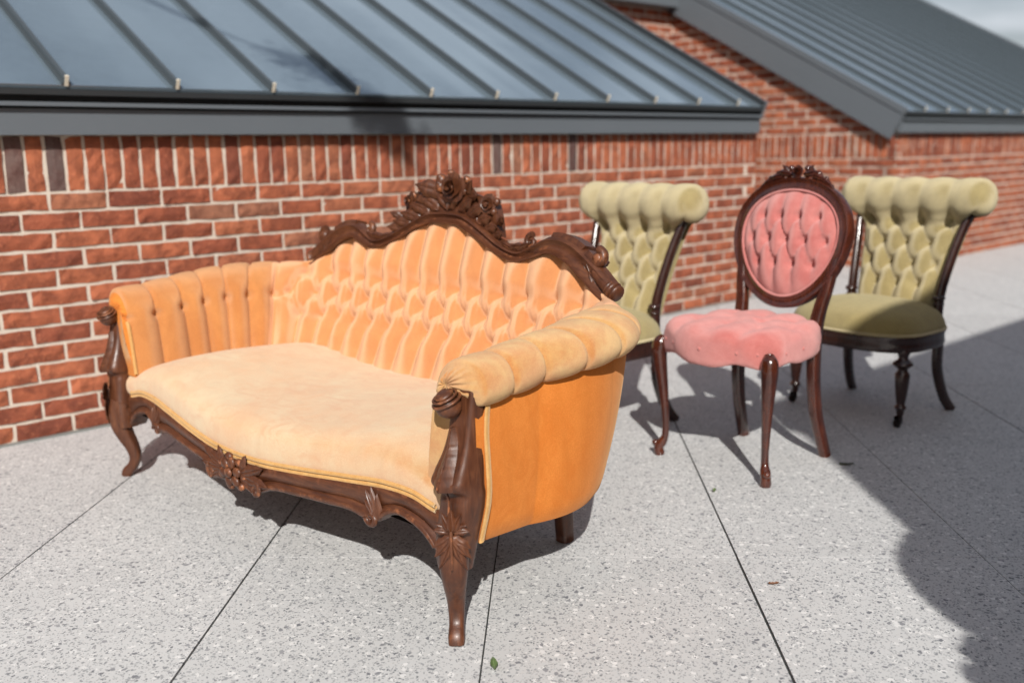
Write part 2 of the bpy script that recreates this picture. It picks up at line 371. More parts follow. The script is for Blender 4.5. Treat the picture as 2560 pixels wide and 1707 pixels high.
HALF = [brick_mesh('brick', .0915, BH, .085, 40 + i) for i in range(4)]
SOL = [brick_mesh('soldier_brick', BH, .190, .085, 60 + i, nx=3, nz=7) for i in range(8)]
STRD = [brick_mesh('brick', BL, BH, .085, 80 + i, mat=BRICKD)[0] for i in range(2)]
SOLD = [brick_mesh('soldier_brick', BH, .190, .085, 90 + i, nx=3, nz=6, mat=BRICKD)[0] for i in range(3)]
def lay(parent, pos, yaw, kind, stuff=None, dark=False):
    """put one brick: an object of its own, or into the joined mesh 'stuff'"""
    src = {'s': STR, 'h': HALF, 'v': SOL}[kind]; me, mb = random.choice(src)
    pos = np.array(pos) + np.array([random.uniform(-.0012, .0012), 0, random.uniform(-.001, .001)])
    dep = random.uniform(-.0022, .0015)
    ca, sa = math.cos(yaw), math.sin(yaw); pos = pos + dep * np.array([-sa, ca, 0]) * 1.0
    if stuff is not None:
        V = np.concatenate(mb.v); R = np.array([[ca, -sa, 0], [sa, ca, 0], [0, 0, 1]]); stuff.add(V @ R.T + pos, mb.f)
    else:
        if dark and kind == 's': me = random.choice(STRD)
        if dark and kind == 'v': me = random.choice(SOLD)
        inst('soldier_brick' if kind == 'v' else 'brick', me, parent, tuple(pos), (0, 0, yaw + 0.), (1, 1, 1))
BLDG = thing('brick_building', 'red brick low wing with slate blue standing seam roof behind the orange sofa', 'building', tuple(WO), WA)
FARW = thing('brick_building', 'farther red brick wing with its gable end and grey seam roof behind the chairs', 'building', tuple(WO + W_ * 7.45), WA)
S_END = 5.515; ZB, ZT = 13 * CP, 13 * CP + BP
# --- near wing wall
m = MB(); m.box((-4.2, .0065, -.05), (S_END - .006, .16, ZT + .03)); m.box((S_END - .166, .16, -.05), (S_END - .006, 2.4, 1.25)); m.box((S_END - .166, .9, 1.25), (S_END - .006, 2.4, 1.55))
m.box((S_END - .16, 2.26, -.05), (7.6, 2.42, 2.30))
wall = m.build('wall', MORTAR, BLDG, False)
stf = MB(); S0 = .985
for r in range(13):
    off = S0 + CP * 2 + (BP / 2 if (12 - r) % 2 else 0)
    k0_ = math.floor((-4.1 - off) / BP)
    for k in range(k0_, 40):
        a = off + k * BP; b = a + BP; zc = r * CP + CP / 2
        if a > S_END - .02: break
        if b > S_END + .02:
            if S_END - a > .07: lay(wall, (S_END - .046 - .004, 0, zc), 0, 'h')
            continue
        hidden = r <= 5 and 2.35 < a < 4.2
        if b < .70 or hidden: lay(wall, (a + BP / 2, 0, zc), 0, 's', stf)
        else: lay(wall, (a + BP / 2, 0, zc), 0, 's')
for k in range(-74, 70):
    a = S0 + k * CP
    if a + CP > S_END + .02: break
    lay(wall, (a + CP / 2, 0, ZB + BP / 2 - .002), 0, 'v', stf if a < .75 else None, dark=k in (0, 2, 33, 41))
for r in range(19):                                                        # return wall and the wall of the recess
    for k in range(12):
        y = .06 + BP * (k + (.5 if r % 2 else 0)); z = r * CP + CP / 2
        if y + BP < 2.25 and z < 1.2: lay(wall, (S_END, y + BP / 2, z), PI / 2, 's', stf)
for r in range(33):
    for k in range(10):
        lay(wall, (5.45 + BP * (k + (.5 if r % 2 else 0)) + BP / 2, 2.2535, r * CP + CP / 2), 0, 's', stf)
stf.build('far_bricks', BRICKI, wall, False, kind='stuff')
# --- far wing walls (frame origin at its corner)
m = MB(); m.box((.0065, .0065, -.05), (6.9, .16, ZT + .03))
slope = math.radians(28.5); ts, cs = math.tan(slope), math.cos(slope); K0, Z0 = -.06, 1.248
ztop = lambda k: Z0 + (k - K0) * ts
P = [(.0065, .006, -.05), (.0065, 2.42, -.05), (.0065, 2.42, ztop(2.42) - .06), (.0065, .006, ztop(.006) - .06)]; Q = [(.16, y, z) for x, y, z in P]
m.add(P + Q, [(0,1,2,3),(7,6,5,4),(0,4,5,1),(1,5,6,2),(2,6,7,3),(3,7,4,0)])
fwall = m.build('wall', MORTAR, FARW, False)
fst = MB(); cnt = 0
for r in range(13):
    for k in range(36):
        a = (BP / 2 if r % 2 else 0) + k * BP; zc = r * CP + CP / 2
        if k == 0 and r % 2: lay(fwall, (.046 + .004, 0, zc), 0, 'h', fst)
        if a + BP > 6.9: break
        near = a < 2.6 and (a > 1.2 or r > 8); lay(fwall, (a + BP / 2, 0, zc), 0, 's', None if near else fst)
for k in range(100):
    lay(fwall, (CP * (k + .5), 0, ZB + BP / 2 - .002), 0, 'v', None if k < 40 else fst)
for r in range(33):
    if 13 <= r < 16: continue
    for k in range(11):
        y = (BP / 2 if r % 2 else 0) + k * BP; z = r * CP + CP / 2
        if y + BP > 2.35 or z + .03 > ztop(y) - .10: continue
        if y < .02: y = .02
        low = r < 6 or y > 2.05
        lay(fwall, (0, y + BP / 2, z), -PI / 2, 's', fst if low else None)
for k in range(34):
    y = .014 + CP * k
    if y + CP > 2.3: break
    lay(fwall, (0, y + CP / 2, ZB + BP / 2 - .002), -PI / 2, 'v')
fst.build('far_bricks', BRICKI, fwall, False, kind='stuff')
# --- roofs
SLV = np.array([0, math.cos(slope), math.sin(slope)]); SLN = np.array([0, -math.sin(slope), math.cos(slope)])
def rp(s, t, h=0.): return np.array([s, K0, Z0]) + SLV * t + SLN * h
def slab(mb, s0, s1, t0, t1, h0, h1):
    v = [rp(s0,t0,h0), rp(s1,t0,h0), rp(s1,t1,h0), rp(s0,t1,h0), rp(s0,t0,h1), rp(s1,t0,h1), rp(s1,t1,h1), rp(s0,t1,h1)]
    mb.add(v, [(0,3,2,1),(4,5,6,7),(0,1,5,4),(1,2,6,5),(2,3,7,6),(3,0,4,7)])
TR = 5.2; TREC = (2.13 - K0) / math.cos(slope)
def roof(root, s0, s1, seams, t0=0., rec=None):
    d = MB(); slab(d, s0, s1, t0 + .02, TR, -.10, -.012)
    rf = d.build('roof', TRIMD, root, False)
    edges = [s0] + list(seams) + [s1]
    for a, b in zip(edges[:-1], edges[1:]):
        p_ = MB(); tt = np.linspace(t0, TR, 9); r_ = np.random.default_rng(int(abs(a) * 1000) + 3)
        xs = np.linspace(a, b, 7); G = np.array([[rp(x, t, r_.normal() * .0007 * (0 < i < 6)) for t in tt] for i, x in enumerate(xs)])
        p_.grid(G); p_.grid(G - SLN * .008, flip=True)
        p_.grid(np.array([[rp(x, t0, 0) for x in xs], [rp(x, t0, -.014) for x in xs]]))
        p_.build('roof_panel', ROOF, rf, True, angle=30)
    sm = MB(); slab(sm, -.007, .007, 0, TR - t0, 0, .028); slab(sm, -.015, .015, 0, TR - t0, .0005, .009)
    me = sm.mesh('roof_seam', SEAM, False)
    ce = MB(); slab(ce, -.006, .006, -.004, .004, -.002, .036); cme = ce.mesh('seam_end', CLIP, False)
    base = rp(0, t0) - np.array([0, K0, Z0])
    for x in seams:
        inst('roof_seam', me, rf, (x, base[1], base[2])); inst('seam_end', cme, rf, (x, base[1], base[2]))
    return rf
def eave(root, s0, s1, dy=0., dz=0.):
    f = MB(); f.box((s0, K0 + .012 + dy, ZT - .004 + dz), (s1, K0 + .05 + dy, 1.168 + dz)); f.build('fascia', TRIM, root, False)
    f = MB(); f.box((s0, K0 + .03 + dy, 1.168 + dz), (s1, K0 + .06 + dy, 1.236 + dz)); f.build('eave_shade_recess', TRIMD, root, False)  # shade under the eave put into the near-black recess colour
    f = MB(); f.box((s0, K0 - .012 + dy, 1.176 + dz), (s1, K0 + .031 + dy, 1.190 + dz)); f.build('drip_edge', TRIM, root, False)
    f = MB(); f.box((s0, K0 - .006 + dy, 1.214 + dz), (s1, K0 + .04 + dy, 1.234 + dz)); f.build('eave_flashing', TRIMD, root, False)
rf1 = roof(BLDG, -4.2, 5.475, [1.198 + .4 * i for i in range(-13, 11)])
eave(BLDG, -4.2, 5.47)
m = MB(); slab(m, 5.475, 5.505, -.012, TREC + .2, -.085, .030); m.build('rake_trim', TRIM, BLDG, False)
m = MB(); slab(m, 5.455, 5.476, -.006, TREC + .2, .0, .034); m.build('rake_cleat', TRIMD, BLDG, False)
# connecting roof over the recess
rc = roof(BLDG, 5.506, 7.37, [5.6 + .4 * i for i in range(5)], TREC)
zr = Z0 + TREC * math.sin(slope)
m = MB(); m.box((5.507, 2.12, zr - .19), (7.372, 2.15, zr - .015)); m.box((5.507, 2.15, zr - .19), (7.372, 2.30, zr - .17)); m.build('recess_fascia', TRIM, BLDG, False)
rf2 = roof(FARW, -.043, 6.95, [.30 + .4 * i for i in range(17)])
eave(FARW, -.04, 6.9)
m = MB(); slab(m, -.078, -.045, -.02, TREC + .02, -.235, .026); rk = m.build('rake_fascia', TRIM, FARW, False)
m = MB(); slab(m, -.086, -.078, -.022, TREC + .02, -.02, .03); m.build('rake_trim', TRIM, FARW, False)
m = MB(); slab(m, -.045, .02, .05, TREC, -.235, -.20); m.build('rake_soffit', TRIMD, FARW, False)
m = MB(); slab(m, 6.95, 6.98, -.012, TR, -.20, .03); m.build('rake_trim', TRIM, FARW, False)
# joint strip where paving meets the wall
m = MB(); m.box((-4.2, -.026, -.02), (5.53, -.001, .0045)); q = m.build('wall_joint_strip', simple('strip', (.20, .21, .20), .6), BLDG, False)
# --- building on the other side of the terrace (behind the photographer; only its shade is in the picture)
mo = Mat('opposite_brick'); bt = mo.node('ShaderNodeTexBrick', {'Vector': mo.node('ShaderNodeMapping', {'Vector': mo.tc.outputs['Object'], 'Rotation': (PI / 2, 0, 0)}).outputs[0], 'Color1': (.33, .095, .042, 1), 'Color2': (.26, .07, .034, 1), 'Mortar': (.58, .5, .41, 1), 'Scale': 1., 'Mortar Size': .006, 'Brick Width': .2032, 'Row Height': .0677})
mo.set(Base_Color=bt.outputs['Color'], Roughness=.9)
OPP = thing('brick_building', 'taller brick building behind the viewer whose shade falls on the paving at right', 'building', (1.14, -.95, 0), WA)
m = MB(); m.box((0, -5, -.05), (11, 0, 3.28)); m.build('wall', mo.m, OPP, False)
m = MB(); m.add([(-.02, .02, 3.282), (11.05, .02, 3.282), (11.05, -2.5, 4.5), (-.02, -2.5, 4.5), (11.05, -5.1, 3.282), (-.02, -5.1, 3.282)], [(0,1,2,3),(3,2,4,5),(0,3,5),(1,4,2)]); m.build('roof', ROOF, OPP, False)
m = MB(); m.box((-.03, -.02, 3.2), (11.04, .035, 3.45)); m.build('fascia', TRIM, OPP, False)

# ------------------------------------------------------------------ tufting
def tuft(c, t, rows, ph0=0.):
    """pillow height 0..1 for channel coordinate c and height t; rows = ascending list of button heights (arrays)"""
    c = np.asarray(c, float); t = np.asarray(t, float); n = len(rows)
    h = np.abs(np.sin(PI * (c - ph0)))
    ph = ph0
    for i in range(n - 1):
        s_ = np.clip((t - rows[i]) / np.maximum(rows[i+1] - rows[i], 1e-4), 0, 1)
        hd = np.sqrt(np.abs(np.sin(PI * (c - ph - s_ / 2)) * np.sin(PI * (c - ph + s_ / 2))))
        h = np.where(t > rows[i], hd, h); ph = ph + .5
    h = np.where(t > rows[-1], np.abs(np.sin(PI * (c - ph))), h)
    return h
def dimple(c, t, rows, pc, pt, r, ph0=0.):
    d = np.zeros_like(np.asarray(t, float) + 0 * c); ph = ph0
    for i in range(len(rows)):
        dc = (c - ph) - np.round(c - ph); dd = (dc * pc) ** 2 + ((t - rows[i]) * pt) ** 2
        d = np.maximum(d, np.exp(-dd / (r * r))); ph += .5
    return d
def normals(P):
    du = np.gradient(P, axis=0); dv = np.gradient(P, axis=1); n = np.cross(du, dv); return n / (np.linalg.norm(n, axis=-1, keepdims=True) + 1e-12)
btn = MB(); btn.ell((0, 0, 0), (.0075, .0075, .005), 10, 6)

# ------------------------------------------------------------------ the sofa
SX = unit((.7345, -.6785, 0)); SA = math.atan2(SX[1], SX[0])
SOFA = thing('carved_sofa', 'orange velvet button tufted sofa with carved brown wood frame', 'sofa', (-.766, 2.386, 0), SA)
UA, UB, UR = .69, .50, .32
L1 = UB - UR; L2 = UR * PI / 2; L3 = 2 * (UA - UR); UT = 2 * L1 + 2 * L2 + L3
def upath(s):
    """plan of the inner seat line: s in 0..UT -> point, outward normal, corner angle (0 arm .. 1 back)"""
    if s < L1: return np.array([-UA, s]), np.array([-1., 0]), 0.
    s -= L1
    if s < L2: a = s / UR; return np.array([-(UA - UR) - UR * math.cos(a), L1 + UR * math.sin(a)]), np.array([-math.cos(a), math.sin(a)]), a / (PI / 2)
    s -= L2
    if s < L3: return np.array([-(UA - UR) + s, UB]), np.array([0., 1]), 1.
    s -= L3
    if s < L2: a = PI / 2 - s / UR; return np.array([(UA - UR) + UR * math.cos(a), L1 + UR * math.sin(a)]), np.array([math.cos(a), math.sin(a)]), a / (PI / 2)
    s -= L2; return np.array([UA, L1 - s]), np.array([1., 0]), 0.
topz = csp([0, .07, .15, .227, .317, .38, .44, .50, .57, .64, .75], [.795, .790, .760, .727, .703, .716, .732, .716, .674, .634, .625])
NCH = 28; NU = NCH * 26 + 1; NV = 130
V = np.linspace(0, 1, NV); VT = .62                                       # VT: where the profile reaches its top
# arm profile (offset outwards, z) over the roll; the back profile goes up to the rail and curls behind it
arm_pts = np.array([(.000, .330), (.008, .400), (.020, .470), (.035, .530), (.053, .566), (.084, .588), (.120, .592), (.150, .582), (.167, .560), (.169, .537), (.156, .521), (.135, .519)])
al = np.concatenate([[0], np.cumsum(np.linalg.norm(np.diff(arm_pts, axis=0), axis=1))]); armf = csp(al / al[-1], arm_pts)
UP = np.zeros((NU, NV, 3)); CC = np.zeros((NU, NV)); TT = np.zeros((NU, NV)); AMP = np.zeros((NU, NV)); EXP = np.zeros((NU, NV)); RW = [np.zeros((NU, NV)) for _ in range(3)]
SS = np.linspace(0, UT, NU)
def back_o(z): return .152 * np.clip((z - .33) / .37, 0, 1.4) ** .85
BW = np.zeros(NU); W3 = np.zeros(NU)
mid = []
for s_ in SS:
    p_, n_, a = upath(s_); mid.append(p_ + n_ * .10 * (1 + .58 * math.sin(PI * a) ** 1.2))
CL = np.concatenate([[0], np.cumsum(np.linalg.norm(np.diff(np.array(mid), axis=0), axis=1))]); CL = CL / CL[-1] * NCH
for i, s_ in enumerate(SS):
    p_, n_, a = upath(s_); w = float(sstep(.30, .66, a)); BW[i] = w; fan = 1 + .58 * math.sin(PI * a) ** 1.2
    xt = abs(p_[0] + n_[0] * .145 * fan); ht = float(topz(min(xt, .74))) + .006
    zlift = .040 * sstep(0, .9, min(s_, UT - s_) / .45)
    A = armf(V).copy(); A[:, 0] *= fan; A[:, 1] += zlift * sstep(.42, .55, A[:, 1])
    v1 = np.clip(V / VT, 0, 1); z = .33 + (ht - .33) * v1; o = back_o(z) * fan; v2 = np.clip((V - VT) / (1 - VT), 0, 1)
    o = o + .042 * np.sin(v2 * PI / 2); z = z + .010 * np.sin(np.minimum(1, v2 * 2.5) * PI) - .07 * v2 ** 1.6
    Q = A * (1 - w) + np.stack([o, z], 1) * w
    UP[i, :, 0] = p_[0] + n_[0] * Q[:, 0]; UP[i, :, 1] = p_[1] + n_[1] * Q[:, 0]; UP[i, :, 2] = Q[:, 1]
    CC[i] = CL[i]; TT[i] = V
    rb = [VT * (q - .33) / (ht - .33) for q in (.478, .545, .610)]
    w3 = float(sstep(.50, .64, a)); W3[i] = w3
    for k in range(3): RW[k][i] = (1 - w3) * (.42 + .001 * k) + w3 * rb[k]
    edge = np.where(V < VT, np.sqrt(np.clip(1 - (np.clip(V - .50, 0, 1) / .121) ** 2, 0, 1)), 0.)
    rollw = sstep(.44, .54, V); foot = .35 + .65 * np.minimum(1, V / .12)
    AMP[i] = (.0215 - .0110 * rollw) * (1 - w) + .0235 * w * foot * edge
    EXP[i] = (.74 - .50 * rollw) * (1 - w) + .92 * w
NRM = normals(UP)
if NRM[NU // 2, 20, 1] > 0: NRM = -NRM
h = tuft(CC, TT, RW); ep = (.002 + .016 * BW)[:, None]; h = (np.sqrt(h * h + ep) - np.sqrt(ep)) / (np.sqrt(1 + ep) - np.sqrt(ep))
dm = np.zeros_like(TT)
for k, ph in enumerate((0., .5, 0.)):
    dc = (CC - ph) - np.round(CC - ph); d2 = (dc * .085) ** 2 + ((TT - RW[k]) * .62) ** 2
    e2 = np.exp(-d2 / .0125 ** 2) + .55 * BW[:, None] * np.exp(-d2 / .030 ** 2) + .25 * np.exp(-d2 / .03 ** 2)
    dm = np.maximum(dm, e2 * (1. if k == 0 else 1.) * (W3[:, None] if k else 1.))
dia = BW[:, None] * sstep(-.06, .02, TT - RW[0]) * sstep(.06, -.02, TT - RW[2])
D_ = AMP * (h ** EXP) * (1 - .58 * dia) - .0150 * dm * (TT > .05)
# pulled creases run out from the buttons
wr = .0010 * np.sin(CC * 2 * PI * 5 + 14 * TT) * np.exp(-((TT - RW[1]) / .10) ** 2)
seam_ = .0065 * np.exp(-(((CC - np.round(CC)) * .088) / .0042) ** 2) * (1 - BW)[:, None] * sstep(.46, .52, TT) * sstep(1., .93, TT)
UPD = UP + NRM * (D_ - seam_ + wr * BW[:, None])[..., None]
tb = MB(); i0 = np.where(BW > .5)[0][0]; i1 = np.where(BW > .5)[0][-1]
tb.grid(UPD[i0:i1 + 1]); back = tb.build('tufted_back', VEL, SOFA)
for sl_, lab in ((slice(0, i0 + 1), 'left'), (slice(i1, NU), 'right')):
    tb = MB(); tb.grid(UPD[sl_])
    e = UPD[0] if lab == 'left' else UPD[-1]; e = np.concatenate([e, [[e[-1][0], 0, .45], [e[-1][0] * .99, 0, .33]]])
    # gathered front of the arm
    cen = np.array([e[:, 0].mean(), -.004, .545]); rows = []
    for q in np.linspace(0, 1, 7):
        rip = 1 + .0 * q; R_ = e * (1 - q) + cen * q; R_[:, 1] -= .009 * math.sin(PI * q) * (1 + .22 * np.sin(np.arange(len(e)) * .9)); rows.append(R_)
    arm = tb.build('rolled_arm', VELR if lab == 'right' else VELA, SOFA)
    tf = MB(); tf.grid(np.array(rows), cv=True, flip=(lab == 'right')); tf.build('gathered_arm_front', VELP if lab == 'left' else VELR, SOFA)
    tf = MB(); eg = e[4:52] + np.array([0, -.004, 0]); tf.tube(eg, .0058, 8)
    if lab == 'left': tf.build('arm_welt', GIMP, SOFA)
    if lab == 'left': armL = arm
    else: armR = arm
bme = btn.mesh('button', VEL)
for k in range(1, NCH):
    for row, ph in ((0, 0), (1, .5), (2, 0)):
        c = k + ph; i = int(np.argmin(np.abs(CL - c)))
        if i >= NU - 2: continue
        if W3[i] < .6 and row != 0: continue
        j = int(round(RW[row][i, 0] * (NV - 1))); P = UPD[i, j]; n_ = NRM[i, j]
        q = Vector(n_).to_track_quat('Z', 'Y').to_euler()
        inst('button', bme, back if i0 <= i <= i1 else (armL if i < i0 else armR), tuple(P - n_ * .002), tuple(q))
# outside panels: below the roll of each arm and across the back
out = MB(); NO = 18; G = np.zeros((NU, NO, 3))
for i, s_ in enumerate(SS):
    p_, n_, a = upath(s_); w = BW[i]; fan = 1 + .58 * math.sin(PI * a) ** 1.2
    for j, v in enumerate(np.linspace(0, 1, NO)):
        ot = (.146 * (1 - w) + .168 * w) * (1 + (fan - 1) * .86); ob = (.128 * (1 - sstep(.0, .9, a)) + .075 * sstep(.0, .9, a)) * (1 + .62 * math.sin(PI * a))
        zt = .548 + .03 * w; zb = .213 - .012 * math.sin(PI * min(1, s_ / UT * 2.2)) if s_ < UT / 2 else .213 - .012 * math.sin(PI * min(1, (UT - s_) / UT * 2.2))
        o = ot + (ob - ot) * v ** 1.15 + .012 * math.sin(PI * v) - .02 * max(0, v - .93) / .07 * .6
        G[i, j] = (p_[0] + n_[0] * o, p_[1] + n_[1] * o, zt + (zb - zt) * v)
out.grid(G, flip=True); out.build('outside_panel', VELP, SOFA)
# underside
un = MB(); lo = G[:, -1]; un.poly(np.concatenate([lo * np.array([1, 1, 0]) + np.array([0, 0, .212])])[::-1]); un.build('underside', UNDER, SOFA, False)
# --- seat
zlow = csp([0, .12, .264, .436, .57, .66, .715, .80], [.243, .246, .257, .273, .285, .282, .270, .266])
yfr = lambda x: -.030 - .028 * np.cos(PI * np.clip(np.abs(x) / .74, 0, 1)) 
xs = np.linspace(-.775, .775, 121); sec = np.linspace(0, 1, 60); SG = np.zeros((121, 60, 3))
fp = csp([0, .05, .12, .2, .3, .42, .6, .8, 1.], np.array([(0, 0), (-.007, .018), (-.009, .045), (-.003, .074), (.032, .098), (.11, .110), (.24, .115), (.36, .112), (.50, .102)]))
for i, x in enumerate(xs):
    F = fp(sec); side = sstep(.775, .45, abs(x)); zl = float(zlow(abs(x)))
    yb = UB + .02 if abs(x) < UA - UR else L1 + math.sqrt(max(.0, (UR + .10) ** 2 - (abs(x) - UA + UR) ** 2)) - .075
    f0 = yfr(x); SG[i, :, 0] = x
    SG[i, :, 1] = f0 + F[:, 0] * np.where(F[:, 0] > 0, (yb - f0) / .50, 1)
    SG[i, :, 2] = zl + F[:, 1] * (.62 + .38 * side) * (1.08 - .0 * side) + .010 * np.sin(x * 9 + 1) * F[:, 1] * 2
st = MB(); st.grid(SG); seat = st.build('seat_cushion', VELS, SOFA)
for k, (r_, dy, dz) in enumerate(((.0062, -.006, .001), (.0052, -.0085, .0125))):
    w_ = MB(); pth = np.array([(x, yfr(x) + dy, float(zlow(abs(x))) + dz) for x in np.linspace(-.725, .725, 140)]); w_.tube(pth, r_, 8); w_.build('seat_welt', GIMP, SOFA)
# --- front rail
zbot = csp([0, .11, .16, .26, .36, .46, .50, .53, .555, .60, .65, .70, .74], [.172, .172, .190, .199, .203, .204, .196, .196, .212, .231, .226, .205, .17])
fr = MB(); prof = [(0, .040), (0, -.006), (.10, -.012), (.34, -.0135), (.56, -.011), (.62, -.006), (.68, -.013), (.80, -.018), (.92, -.017), (1., -.010), (1., .035)]
xs2 = np.linspace(-.74, .74, 220); R = []
for x in xs2:
    zt = float(zlow(abs(x))) + .004; zb = float(zbot(abs(x))); R.append([(x, yfr(x) + d, zt + (zb - zt) * q) for q, d in prof])
fr.grid(np.array(R), flip=True); rail = fr.build('front_rail', WOODH, SOFA, angle=50)
# centre flower cluster with leaves and small scrolls
cv = MB(); yc = yfr(0) - .016
F_ = (0, -1, 0)
for q in range(6):
    a = q * PI / 3 + .25; c = np.array([.0 + .027 * math.cos(a), yc - .009, .208 + .024 * math.sin(a)])
    cv.ell(c, np.array([[.0155 * math.cos(a), 0, .0155 * math.sin(a)], [-.0125 * math.sin(a), 0, .0125 * math.cos(a)], [0, -.011, 0]]), 10, 7)
cv.ell((0, yc - .017, .208), (.013, .010, .013), 10, 7)
for q in range(7):
    a = q * 2 * PI / 7; cv.ell((.046 * math.cos(a), yc - .001, .207 + .036 * math.sin(a)), (.013, .011, .011), 8, 6)
for sg in (-1, 1):
    for q, (dx, dz, ln, wd) in enumerate(((.9, .35, .085, .030), (1, -.05, .095, .032), (.85, -.45, .07, .026), (.4, .9, .045, .022))):
        cv.leaf((sg * .035, yc - .002, .208 + dz * .012), (sg * dx, 0.10, dz), F_, ln, wd, curl=.06, thick=.42, lobes=3)
    cv.spiral((sg * .088, yc - .004, .188), (1, 0, 0), (0, 0, 1), .016, .004, 1.3, .0075, .004, 1., start=PI / 2, sgn=-sg)
    cv.ell((sg * .088, yc - .004, .180), (.010, .011, .010), 8, 6)
    cw = MB()   # C-scroll bracket and shell near the post
    xb = sg * .53; yb_ = yfr(xb) - .012
    for q, (a, ln) in enumerate(((.0, .062), (.35, .058), (-.3, .05), (.75, .045))):
        cw.leaf((xb + sg * .012, yb_, .205), (-sg * math.sin(a) * .8 - sg * .25, 0, math.cos(a)), F_, ln, .017, curl=.05, thick=.5, lobes=1)
    cw.spiral((xb - sg * .004, yb_ - .004, .204), (1, 0, 0), (0, 0, 1), .014, .004, 1.25, .006, .0035, 1., start=PI, sgn=sg)
    cw.v = [(v - np.array([xb, yb_, .205])) * np.array([1.45, 1.2, 1.25]) + np.array([xb, yb_, .207]) for v in cw.v]
    pth = np.array([(sg * x, yfr(x) - .013, float(zbot(x)) + .010) for x in np.linspace(.545, .725, 30)]); cw.tube(pth, .0075, 8)
    cw.build('carved_bracket', WOOD, rail, angle=60)
cv.v = [(v - np.array([0, yc, .208])) * np.array([1.28, .78, 1.10]) + np.array([0, yc, .207]) for v in cv.v]
cv.build('carved_flowers', WOOD, rail, angle=60)
